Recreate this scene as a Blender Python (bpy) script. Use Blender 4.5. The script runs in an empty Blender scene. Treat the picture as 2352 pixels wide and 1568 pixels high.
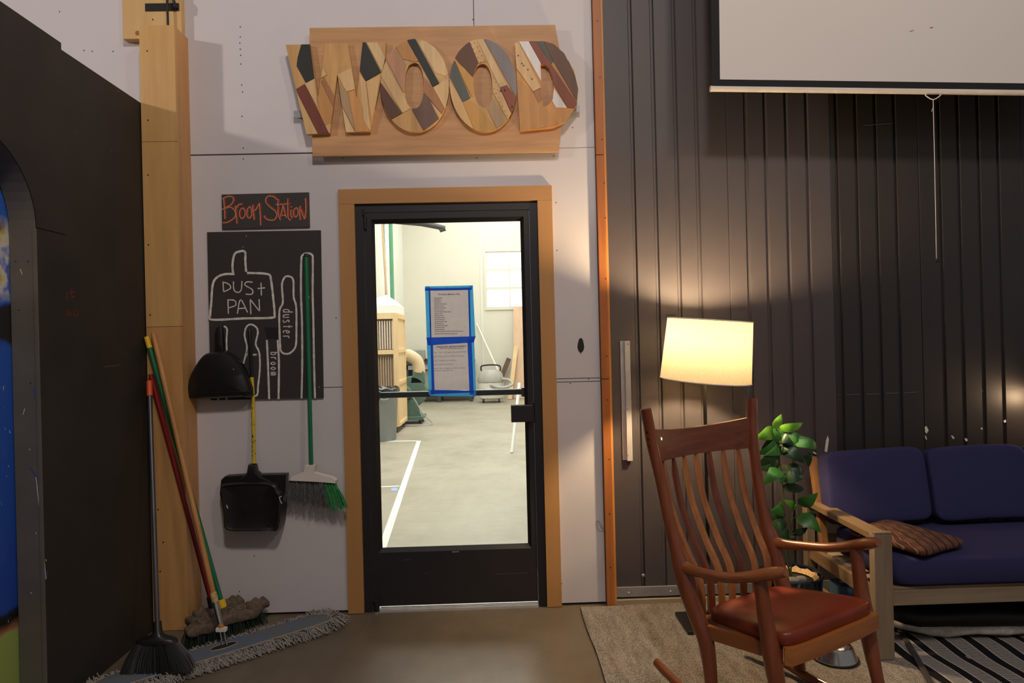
import bpy, bmesh, math, random
from mathutils import Vector, Matrix
random.seed(7)
scene = bpy.context.scene
COL = scene.collection

# ------------------------------------------------------------------ camera
CAM = Vector((0.0, -3.65, 1.42)); F = 1568.0
YAW = math.radians(1.3); ROLL = math.radians(1.4)
fw = Vector((math.sin(YAW), math.cos(YAW), 0)); r0 = Vector((math.cos(YAW), -math.sin(YAW), 0)); u0 = Vector((0, 0, 1))
RT = r0*math.cos(ROLL) - u0*math.sin(ROLL); UP = u0*math.cos(ROLL) + r0*math.sin(ROLL)
cam_data = bpy.data.cameras.new('camera'); cam_data.sensor_width = 36; cam_data.lens = 24
cam_data.clip_end = 100
cam = bpy.data.objects.new('camera', cam_data); COL.objects.link(cam)
m = Matrix((RT, UP, -fw)).transposed().to_4x4(); m.translation = CAM
cam.matrix_world = m
scene.camera = cam

def ray(px, py): return fw*F + RT*(px-1176) - UP*(py-784)
def onY(px, py, y=0.0):
    d = ray(px, py); return CAM + d*((y-CAM.y)/d.y)
def onZ(px, py, z=0.0):
    d = ray(px, py); return CAM + d*((z-CAM.z)/d.z)
def onX(px, py, x):
    d = ray(px, py); return CAM + d*((x-CAM.x)/d.x)

# ------------------------------------------------------------------ light
scene.view_settings.view_transform = 'Standard'
scene.view_settings.look = 'None'
scene.view_settings.gamma = 1.0
scene.view_settings.use_curve_mapping = False
scene.view_settings.exposure = 0.0
world = bpy.data.worlds.new('hall_ambient'); scene.world = world
world.use_nodes = True
bg = world.node_tree.nodes['Background']
bg.inputs[0].default_value = (1.0, 0.95, 0.94, 1); bg.inputs[1].default_value = 0.155

def point(name, loc, power, col, r):
    l = bpy.data.lights.new(name, 'POINT'); l.energy = power; l.color = col; l.shadow_soft_size = r
    o = bpy.data.objects.new(name, l); o.location = loc; COL.objects.link(o); return o
def area(name, loc, sx, sy, power, col, rot=(0, 0, 0)):
    l = bpy.data.lights.new(name, 'AREA'); l.shape = 'RECTANGLE'; l.size = sx; l.size_y = sy; l.energy = power; l.color = col
    o = bpy.data.objects.new(name, l); o.location = loc; o.rotation_euler = rot; COL.objects.link(o); return o
WARM = (1.0, 0.80, 0.60); NEUT = (1.0, 0.90, 0.84); DAY = (1.0, 0.985, 0.955)
point('hall_lamp_left', (-5.4, -3.5, 3.75), 310, NEUT, 0.14)
point('hall_lamp_middle', (0.25, -4.0, 4.9), 285, NEUT, 0.22)
point('hall_lamp_right', (2.6, -4.6, 5.2), 130, (1.0, 0.86, 0.74), 0.22)
area('workshop_light_a', (-0.6, 3.2, 5.6), 2.2, 3.0, 300, DAY)
area('workshop_light_b', (-0.4, 7.5, 5.6), 2.2, 3.0, 200, DAY)
area('workshop_light_c', (0.2, 11.5, 5.6), 2.2, 3.0, 180, DAY)

# ------------------------------------------------------------------ materials
MATS = {}
def new_mat(name):
    mt = bpy.data.materials.new(name); mt.use_nodes = True
    nt = mt.node_tree; b = nt.nodes['Principled BSDF']; MATS[name] = mt
    return mt, nt, b
def lin(c):
    return tuple(((v/255.0)/12.92 if v/255.0 <= 0.04045 else ((v/255.0+0.055)/1.055)**2.4) for v in c) + (1.0,)
def N(nt, t, **kw):
    n = nt.nodes.new(t)
    for k, v in kw.items(): setattr(n, k, v)
    return n
def coords(nt, scale=(1, 1, 1), kind='Object'):
    tc = N(nt, 'ShaderNodeTexCoord'); mp = N(nt, 'ShaderNodeMapping'); mp.inputs['Scale'].default_value = scale
    nt.links.new(tc.outputs[kind], mp.inputs['Vector']); return mp.outputs['Vector']
def noise(nt, vec, scale, detail=4, rough=0.55):
    n = N(nt, 'ShaderNodeTexNoise'); n.inputs['Scale'].default_value = scale; n.inputs['Detail'].default_value = detail
    n.inputs['Roughness'].default_value = rough; nt.links.new(vec, n.inputs['Vector']); return n.outputs['Fac']
def ramp(nt, fac, stops):
    r = N(nt, 'ShaderNodeValToRGB'); e = r.color_ramp.elements
    while len(e) < len(stops): e.new(0.5)
    for i, (p, c) in enumerate(stops):
        e[i].position = p; e[i].color = c
    nt.links.new(fac, r.inputs['Fac']); return r.outputs['Color']
def bump(nt, b, h, strength=0.2, dist=0.002):
    n = N(nt, 'ShaderNodeBump'); n.inputs['Strength'].default_value = strength; n.inputs['Distance'].default_value = dist
    nt.links.new(h, n.inputs['Height']); nt.links.new(n.outputs['Normal'], b.inputs['Normal'])
def paint(name, c, rough=0.6, var=0.08, scale=6, metallic=0.0, spec=0.5, bstr=0.05):
    mt, nt, b = new_mat(name); v = coords(nt); f = noise(nt, v, scale)
    c = lin(c); lo = tuple(x*(1-var) for x in c[:3])+(1,); hi = tuple(min(1, x*(1+var)) for x in c[:3])+(1,)
    nt.links.new(ramp(nt, f, [(0.3, lo), (0.7, hi)]), b.inputs['Base Color'])
    b.inputs['Roughness'].default_value = rough; b.inputs['Metallic'].default_value = metallic
    b.inputs['Specular IOR Level'].default_value = spec
    if bstr: bump(nt, b, noise(nt, v, 60, 3), bstr)
    return mt
def wood(name, c1, c2, axis='Z', rough=0.5, scale=1.0, spec=0.4, coat=0.0, knots=0.0):
    mt, nt, b = new_mat(name)
    s = {'X': (1.2, 14, 14), 'Y': (14, 1.2, 14), 'Z': (14, 14, 1.2)}[axis]
    v = coords(nt, tuple(q*scale for q in s)); f = noise(nt, v, 2.2, 6, 0.6)
    v2 = coords(nt, tuple(q*scale*0.25 for q in s)); f2 = noise(nt, v2, 2.0, 3)
    mx = N(nt, 'ShaderNodeMath', operation='ADD'); nt.links.new(f, mx.inputs[0]); nt.links.new(f2, mx.inputs[1])
    hv = N(nt, 'ShaderNodeMath', operation='MULTIPLY'); hv.inputs[1].default_value = 0.5; nt.links.new(mx.outputs[0], hv.inputs[0])
    nt.links.new(ramp(nt, hv.outputs[0], [(0.34, lin(c2)), (0.62, lin(c1))]), b.inputs['Base Color'])
    b.inputs['Roughness'].default_value = rough; b.inputs['Specular IOR Level'].default_value = spec
    b.inputs['Coat Weight'].default_value = coat
    bump(nt, b, f, 0.08, 0.001)
    return mt
def fabric(name, c, scale=350, var=0.25, rough=0.95, bstr=0.4, c2=None):
    mt, nt, b = new_mat(name); v = coords(nt); f = noise(nt, v, scale, 2); c = lin(c)
    lo = lin(c2) if c2 else tuple(x*(1-var) for x in c[:3])+(1,); hi = tuple(min(1, x*(1+var)) for x in c[:3])+(1,)
    nt.links.new(ramp(nt, f, [(0.35, lo), (0.65, hi)]), b.inputs['Base Color'])
    b.inputs['Roughness'].default_value = rough; b.inputs['Specular IOR Level'].default_value = 0.2
    bump(nt, b, f, bstr, 0.001)
    return mt
def emit(name, c, strength):
    mt, nt, b = new_mat(name); b.inputs['Base Color'].default_value = lin(c)
    b.inputs['Emission Color'].default_value = lin(c); b.inputs['Emission Strength'].default_value = strength
    v = coords(nt); n = noise(nt, v, 3); bump(nt, b, n, 0.01)
    return mt

paint('wall_white', (206, 199, 200), 0.7, 0.035, 1.7, bstr=0.03)
paint('wall_gap', (70, 66, 66), 0.9)
paint('black_board', (50, 45, 41), 0.62, 0.18, 3, spec=0.35)
paint('jamb_grey', (98, 91, 82), 0.6, 0.12, 5)
wood('birch', (212, 168, 106), (196, 150, 92), 'Z', 0.5)
wood('birch_low', (206, 156, 98), (186, 134, 80), 'Z', 0.5)
wood('pine_block', (214, 176, 118), (198, 158, 100), 'Z', 0.55)
wood('end_grain', (160, 110, 66), (138, 90, 52), 'Y', 0.6)
wood('casing', (188, 138, 84), (178, 128, 76), 'Z', 0.5, 0.5)
wood('casing_x', (188, 138, 84), (178, 128, 76), 'X', 0.5, 0.5)
wood('orange_wood', (172, 106, 54), (146, 84, 40), 'Z', 0.45)
wood('orange_edge', (200, 140, 70), (178, 114, 52), 'Z', 0.45)
paint('alu_black', (38, 34, 36), 0.42, 0.08, 8, spec=0.5, bstr=0)
paint('alu_bead', (24, 21, 20), 0.5, 0.08, 8, bstr=0)
paint('alu', (196, 192, 190), 0.42, 0.08, 20, metallic=0.35)
paint('alu_matte', (150, 148, 150), 0.5, 0.1, 12, metallic=0.5)
paint('steel', (205, 203, 200), 0.22, 0.06, 10, metallic=1.0, bstr=0)
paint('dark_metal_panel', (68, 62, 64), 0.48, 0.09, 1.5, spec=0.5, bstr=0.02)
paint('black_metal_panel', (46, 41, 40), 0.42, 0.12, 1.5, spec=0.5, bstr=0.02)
paint('grey_patch', (104, 100, 104), 0.6)
paint('black_plastic', (26, 24, 23), 0.38, 0.15, 14, bstr=0.02)
paint('black_rubber', (22, 21, 21), 0.7)
paint('black_bar', (30, 33, 34), 0.35, bstr=0)
paint('chalk', (214, 208, 200), 0.9, 0.2, 40)
paint('sign_red', (172, 58, 30), 0.8, 0.25, 30)
paint('sign_cream', (214, 176, 140), 0.8)
paint('faint_red', (136, 46, 38), 0.8)
paint('chalkboard', (64, 58, 57), 0.75, 0.1, 5)
paint('toolboard', (52, 46, 45), 0.72, 0.1, 4)
paint('yellow_paint', (206, 180, 50), 0.5, 0.12, 20)
paint('yellow_cap', (236, 190, 40), 0.45)
paint('green_paint', (22, 110, 72), 0.35, 0.1, 10)
paint('red_paint', (132, 26, 32), 0.35, 0.1, 10)
paint('grey_handle', (74, 74, 80), 0.35, 0.1, 10, metallic=0.3)
paint('orange_cap', (216, 84, 30), 0.5)
wood('stick', (196, 142, 84), (164, 108, 58), 'Z', 0.5)
paint('white_plastic', (226, 216, 206), 0.5)
paint('bristle_grey', (98, 96, 94), 0.7, 0.25, 60)
paint('bristle_green', (60, 148, 84), 0.6, 0.25, 60)
paint('bristle_black', (30, 29, 30), 0.45, 0.2, 60)
paint('bristle_darkgreen', (24, 46, 36), 0.6, 0.3, 60)
fabric('dusty', (104, 90, 76), 60, 0.25, bstr=0.5)
fabric('mop_blue', (84, 100, 122), 14, 0.12, bstr=0.2, c2=(106, 106, 106))
fabric('mop_yarn', (148, 142, 134), 80, 0.2)
fabric('piping', (160, 142, 118), 200, 0.1)
paint('screen_white', (222, 212, 204), 0.85, 0.02, 0.8, bstr=0)
paint('screen_black', (20, 19, 19), 0.8)
paint('bar_white', (222, 210, 196), 0.4, bstr=0)
paint('string', (190, 180, 170), 0.8)
# --- special materials
def floor_mat():
    mt, nt, b = new_mat('concrete')
    v = coords(nt); f = noise(nt, v, 1.1, 6, 0.6); f2 = noise(nt, v, 9, 5, 0.65)
    mx = N(nt, 'ShaderNodeMath', operation='MULTIPLY_ADD'); mx.inputs[1].default_value = 0.35
    nt.links.new(f2, mx.inputs[0]); nt.links.new(f, mx.inputs[2])
    nt.links.new(ramp(nt, mx.outputs[0], [(0.45, lin((146, 138, 123))), (0.7, lin((164, 157, 142))), (0.9, lin((174, 167, 152)))]), b.inputs['Base Color'])
    b.inputs['Roughness'].default_value = 0.42; b.inputs['Specular IOR Level'].default_value = 0.22
    bump(nt, b, f2, 0.04, 0.002)
floor_mat()
def hall_floor_mat():
    mt, nt, b = new_mat('concrete_brown')
    v = coords(nt); f = noise(nt, v, 1.1, 6, 0.6); f2 = noise(nt, v, 9, 5, 0.65)
    mx = N(nt, 'ShaderNodeMath', operation='MULTIPLY_ADD'); mx.inputs[1].default_value = 0.35
    nt.links.new(f2, mx.inputs[0]); nt.links.new(f, mx.inputs[2])
    nt.links.new(ramp(nt, mx.outputs[0], [(0.45, lin((90, 79, 64))), (0.7, lin((106, 94, 78))), (0.9, lin((118, 106, 90)))]), b.inputs['Base Color'])
    b.inputs['Roughness'].default_value = 0.42; b.inputs['Specular IOR Level'].default_value = 0.25
    bump(nt, b, f2, 0.04, 0.002)
hall_floor_mat()
def rug_mat():
    mt, nt, b = new_mat('beige_rug')
    v = coords(nt, (1, 1, 1))
    w = N(nt, 'ShaderNodeTexWave'); w.inputs['Scale'].default_value = 48; w.inputs['Distortion'].default_value = 3.0; w.inputs['Detail'].default_value = 3
    w.inputs['Detail Scale'].default_value = 2.0
    w.bands_direction = 'X'; nt.links.new(v, w.inputs['Vector'])
    f = noise(nt, coords(nt, (1, 1.6, 1)), 150, 4, 0.85); f3 = noise(nt, coords(nt, (26, 5, 1)), 1.0, 3)
    a = N(nt, 'ShaderNodeMath', operation='MULTIPLY_ADD'); a.inputs[1].default_value = 0.14; nt.links.new(w.outputs['Fac'], a.inputs[0]); nt.links.new(f, a.inputs[2])
    a2 = N(nt, 'ShaderNodeMath', operation='MULTIPLY_ADD'); a2.inputs[1].default_value = 0.22; nt.links.new(f3, a2.inputs[0]); nt.links.new(a.outputs[0], a2.inputs[2])
    nt.links.new(ramp(nt, a2.outputs[0], [(0.50, lin((62, 56, 52))), (0.66, lin((128, 119, 110))), (0.86, lin((190, 181, 170)))]), b.inputs['Base Color'])
    b.inputs['Roughness'].default_value = 0.95; b.inputs['Specular IOR Level'].default_value = 0.1
    bump(nt, b, a.outputs[0], 0.7, 0.004)
rug_mat()
def weave_mat():
    mt, nt, b = new_mat('grey_weave')
    v = coords(nt)
    w = N(nt, 'ShaderNodeTexWave'); w.inputs['Scale'].default_value = 42; w.inputs['Distortion'].default_value = 1.2; w.inputs['Detail'].default_value = 1
    w.bands_direction = 'Y'; nt.links.new(v, w.inputs['Vector'])
    nt.links.new(ramp(nt, w.outputs['Fac'], [(0.35, lin((36, 33, 34))), (0.6, lin((176, 168, 162)))]), b.inputs['Base Color'])
    b.inputs['Roughness'].default_value = 0.95
    bump(nt, b, w.outputs['Fac'], 0.6, 0.003)
weave_mat()
fabric('black_weave', (20, 18, 20), 200, 0.2)
fabric('white_edge', (190, 182, 176), 200, 0.2)
def leather_mat():
    mt, nt, b = new_mat('leather'); v = coords(nt); f = noise(nt, v, 5, 4)
    nt.links.new(ramp(nt, f, [(0.3, lin((104, 38, 20))), (0.7, lin((130, 52, 28)))]), b.inputs['Base Color'])
    b.inputs['Roughness'].default_value = 0.33; b.inputs['Specular IOR Level'].default_value = 0.5
    bump(nt, b, noise(nt, v, 220, 2), 0.08, 0.001)
leather_mat()
wood('chair_wood', (134, 70, 40), (96, 44, 24), 'Z', 0.3, 1.2, 0.5, 0.25)
wood('chair_wood_y', (150, 86, 44), (112, 56, 28), 'Y', 0.3, 1.2, 0.5, 0.25)
wood('chair_wood_x', (176, 108, 52), (140, 78, 36), 'X', 0.3, 1.0, 0.5, 0.25)
wood('crest_wood', (126, 66, 38), (78, 38, 22), 'X', 0.38, 1.4, 0.5, 0.15)
wood('slat_wood', (176, 112, 60), (116, 62, 32), 'Z', 0.3, 1.2, 0.5, 0.25)
wood('slat_wood_dark', (120, 60, 36), (80, 38, 22), 'Z', 0.3, 1.2, 0.5, 0.25)
wood('chair_plug', (52, 26, 14), (40, 20, 10), 'X', 0.4)
wood('sofa_wood', (142, 124, 102), (116, 98, 78), 'Z', 0.65)
wood('sofa_wood_y', (134, 108, 78), (98, 76, 54), 'Y', 0.6)
wood('sofa_wood_x', (150, 132, 108), (124, 106, 84), 'X', 0.65)
wood('sofa_back_wood', (150, 108, 68), (118, 82, 50), 'Z', 0.5)
fabric('navy', (48, 47, 84), 420, 0.12, bstr=0.2)
def kilim():
    mt, nt, b = new_mat('kilim')
    v = coords(nt, (1, 1, 1))
    w = N(nt, 'ShaderNodeTexWave'); w.inputs['Scale'].default_value = 7; w.inputs['Distortion'].default_value = 5; w.inputs['Detail'].default_value = 2
    nt.links.new(v, w.inputs['Vector'])
    ch = N(nt, 'ShaderNodeTexChecker'); ch.inputs['Scale'].default_value = 26
    nt.links.new(v, ch.inputs['Vector'])
    c = ramp(nt, w.outputs['Fac'], [(0.0, lin((78, 30, 24))), (0.3, lin((42, 32, 28))), (0.55, lin((150, 108, 76))), (0.75, lin((40, 26, 22))), (1.0, lin((110, 66, 44)))])
    mx = N(nt, 'ShaderNodeMixRGB', blend_type='MULTIPLY'); mx.inputs[0].default_value = 0.45
    nt.links.new(c, mx.inputs[1]); nt.links.new(ch.outputs['Color'], mx.inputs[2])
    ch.inputs['Color1'].default_value = (1, 1, 1, 1); ch.inputs['Color2'].default_value = (0.35, 0.3, 0.3, 1)
    nt.links.new(mx.outputs[0], b.inputs['Base Color']); b.inputs['Roughness'].default_value = 0.95
kilim()
def leafm(name, c1, c2):
    mt, nt, b = new_mat(name); v = coords(nt); f = noise(nt, v, 14, 3)
    nt.links.new(ramp(nt, f, [(0.3, lin(c2)), (0.7, lin(c1))]), b.inputs['Base Color'])
    b.inputs['Roughness'].default_value = 0.4
    b.inputs['Subsurface Weight'].default_value = 0.0
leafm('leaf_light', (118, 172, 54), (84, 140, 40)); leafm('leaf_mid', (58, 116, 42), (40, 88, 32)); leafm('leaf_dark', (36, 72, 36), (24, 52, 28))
leafm('stem_green', (86, 96, 52), (56, 60, 36))
paint('pot_glaze', (18, 26, 40), 0.15, 0.3, 10, spec=0.6, bstr=0)
fabric('soil', (52, 44, 38), 60, 0.4)
fabric('burlap', (196, 160, 110), 90, 0.25)
paint('stone', (112, 106, 100), 0.8, 0.2, 20)
paint('box_blue', (66, 100, 132), 0.6)
fabric('fleece', (214, 206, 192), 40, 0.15)
paint('bed_black', (18, 17, 18), 0.5, 0.2, 8)
fabric('strap', (62, 58, 56), 200, 0.1)
def shade_mat():
    mt, nt, b = new_mat('shade')
    v = coords(nt); f = noise(nt, v, 120, 2)
    out = nt.nodes['Material Output']
    t = N(nt, 'ShaderNodeBsdfTranslucent'); d = N(nt, 'ShaderNodeBsdfDiffuse'); mx = N(nt, 'ShaderNodeMixShader'); mx.inputs[0].default_value = 0.5
    c = ramp(nt, f, [(0.3, lin((240, 220, 180))), (0.7, lin((250, 234, 200)))])
    t.inputs['Color'].default_value = (0.092, 0.078, 0.052, 1); nt.links.new(c, d.inputs['Color'])
    nt.links.new(d.outputs[0], mx.inputs[1]); nt.links.new(t.outputs[0], mx.inputs[2]); nt.links.new(mx.outputs[0], out.inputs['Surface'])
shade_mat()
def glass_mat():
    mt, nt, b = new_mat('glass')
    out = nt.nodes['Material Output']
    t = N(nt, 'ShaderNodeBsdfTransparent'); t.inputs['Color'].default_value = (0.95, 0.97, 0.95, 1)
    g = N(nt, 'ShaderNodeBsdfGlossy'); g.inputs['Roughness'].default_value = 0.01
    fr = N(nt, 'ShaderNodeFresnel'); fr.inputs['IOR'].default_value = 1.5
    mx = N(nt, 'ShaderNodeMixShader')
    nt.links.new(fr.outputs[0], mx.inputs[0]); nt.links.new(t.outputs[0], mx.inputs[1]); nt.links.new(g.outputs[0], mx.inputs[2])
    nt.links.new(mx.outputs[0], out.inputs['Surface'])
glass_mat()
def mural_mat():
    mt, nt, b = new_mat('mural')
    v = coords(nt, (1, 1, 1)); sp = N(nt, 'ShaderNodeSeparateXYZ'); nt.links.new(v, sp.inputs[0])
    z = sp.outputs['Z']
    nz = noise(nt, v, 3.5, 4)
    zz = N(nt, 'ShaderNodeMath', operation='MULTIPLY_ADD'); zz.inputs[1].default_value = 0.12; nt.links.new(nz, zz.inputs[0]); nt.links.new(z, zz.inputs[2])
    dv = N(nt, 'ShaderNodeMath', operation='MULTIPLY'); dv.inputs[1].default_value = 1/2.4; nt.links.new(zz.outputs[0], dv.inputs[0])
    B1 = lin((30, 74, 168)); B2 = lin((52, 104, 196)); base = ramp(nt, dv.outputs[0], [
        (0.0, lin((150, 168, 84))), (0.172, lin((158, 174, 92))), (0.176, lin((176, 112, 84))), (0.190, lin((22, 20, 20))), (0.202, lin((24, 22, 24))), (0.208, B1), (0.5, lin((40, 88, 184))), (1.0, B2)])
    # paint splatter
    n2 = noise(nt, v, 42, 2, 0.8); sm = ramp(nt, n2, [(0.70, (0, 0, 0, 1)), (0.73, (1, 1, 1, 1))])
    mx = N(nt, 'ShaderNodeMixRGB'); nt.links.new(sm, mx.inputs[0]); nt.links.new(base, mx.inputs[1]); mx.inputs[2].default_value = lin((176, 186, 190))
    # colourful painted patch
    vo = N(nt, 'ShaderNodeTexVoronoi'); vo.inputs['Scale'].default_value = 13; nt.links.new(v, vo.inputs['Vector'])
    r3 = ramp(nt, dv.outputs[0], [(0.70, (0, 0, 0, 1)), (0.72, (1, 1, 1, 1)), (0.81, (1, 1, 1, 1)), (0.84, (0, 0, 0, 1))])
    pc = ramp(nt, noise(nt, v, 7, 3), [(0.30, lin((96, 30, 60))), (0.42, lin((214, 196, 120))), (0.5, lin((224, 214, 206))), (0.58, lin((60, 110, 196))), (0.7, lin((190, 120, 70)))])
    mx2 = N(nt, 'ShaderNodeMixRGB'); nt.links.new(r3, mx2.inputs[0]); nt.links.new(mx.outputs[0], mx2.inputs[1]); nt.links.new(pc, mx2.inputs[2])
    r4 = ramp(nt, dv.outputs[0], [(0.63, (0, 0, 0, 1)), (0.64, (1, 1, 1, 1)), (0.695, (1, 1, 1, 1)), (0.70, (0, 0, 0, 1))])
    mx3 = N(nt, 'ShaderNodeMixRGB'); nt.links.new(r4, mx3.inputs[0]); nt.links.new(mx2.outputs[0], mx3.inputs[1]); mx3.inputs[2].default_value = lin((44, 40, 40))
    nt.links.new(mx3.outputs[0], b.inputs['Base Color']); b.inputs['Roughness'].default_value = 0.5
mural_mat()
paint('paint_blue', (34, 76, 168), 0.5)
def thin(name, c, f=0.7):
    mt, nt, b = new_mat(name); out = nt.nodes['Material Output']; v = coords(nt); nz = noise(nt, v, 30, 3); c = lin(c)
    cc = ramp(nt, nz, [(0.3, tuple(x*0.94 for x in c[:3])+(1,)), (0.7, c)])
    t = N(nt, 'ShaderNodeBsdfTranslucent'); d = N(nt, 'ShaderNodeBsdfDiffuse'); mx = N(nt, 'ShaderNodeMixShader'); mx.inputs[0].default_value = f
    nt.links.new(cc, t.inputs['Color']); nt.links.new(cc, d.inputs['Color']); nt.links.new(d.outputs[0], mx.inputs[1]); nt.links.new(t.outputs[0], mx.inputs[2]); nt.links.new(mx.outputs[0], out.inputs['Surface'])
thin('tape_backlit', (150, 222, 255), 0.88); thin('tape_shaded', (84, 146, 240), 0.7); thin('paper', (246, 240, 240), 0.65)  # one blue tape: backlit glow and darker overlap painted as two colours
paint('ink', (70, 68, 72), 0.8, bstr=0); paint('ink_grey', (150, 146, 148), 0.8, bstr=0)
paint('shop_wall', (222, 217, 203), 0.75, 0.03, 1, bstr=0); paint('shop_wall_left', (228, 228, 220), 0.75, 0.03, 1, bstr=0)
paint('shop_ceiling', (230, 226, 214), 0.8, bstr=0)
paint('pipe_green', (96, 158, 120), 0.5); paint('pipe_white', (236, 236, 236), 0.5); paint('rope', (208, 176, 136), 0.8)
wood('maple', (236, 206, 160), (222, 188, 140), 'Z', 0.55); paint('filter', (214, 196, 178), 0.9, 0.08, 20); paint('filter_low', (180, 154, 128), 0.9, 0.08, 20)
paint('bag_white', (240, 238, 234), 0.8, 0.03, 5); paint('machine_green', (84, 112, 100), 0.5, 0.08, 8); paint('hose', (214, 194, 160), 0.6)
paint('bin_grey', (132, 136, 136), 0.55, 0.06, 4); paint('bin_bag', (24, 25, 26), 0.25, 0.3, 10)
paint('shop_grey', (150, 150, 146), 0.6); paint('shop_dark', (60, 58, 56), 0.6); paint('vac_grey', (172, 170, 164), 0.5); paint('vac_clear', (206, 202, 192), 0.3)
paint('tape_white', (232, 230, 222), 0.6); paint('tape_blue', (150, 170, 220), 0.6)
wood('ply_pale', (224, 190, 160), (206, 168, 138), 'Z', 0.6); wood('ply_dark', (112, 84, 64), (86, 62, 46), 'Z', 0.6)
# window pane lit by daylight outside
emit('window_pane', (246, 250, 255), 1.0)
# sign woods
SW = {}
for k, c in dict(tan=(206, 158, 98), tan2=(214, 172, 116), black=(42, 42, 38), red=(120, 58, 44), cream=(222, 186, 136), orange=(208, 148, 86), brown=(172, 118, 78),
                 pink=(196, 144, 108), dark=(96, 62, 44), purple=(112, 84, 72), pale=(220, 180, 128), grey=(134, 124, 122), slate=(86, 90, 82), olive=(198, 148, 78),
                 white=(234, 226, 222), redbrown=(138, 74, 50), walnut=(112, 78, 60), greyt=(178, 146, 108), board=(200, 150, 102), grain=(196, 142, 84)).items():
    lo = tuple(int(v*0.82) for v in c); wood('sw_'+k, c, lo, 'X' if k == 'board' else 'Z', 0.55, 1.0); SW[k] = 'sw_'+k

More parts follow.
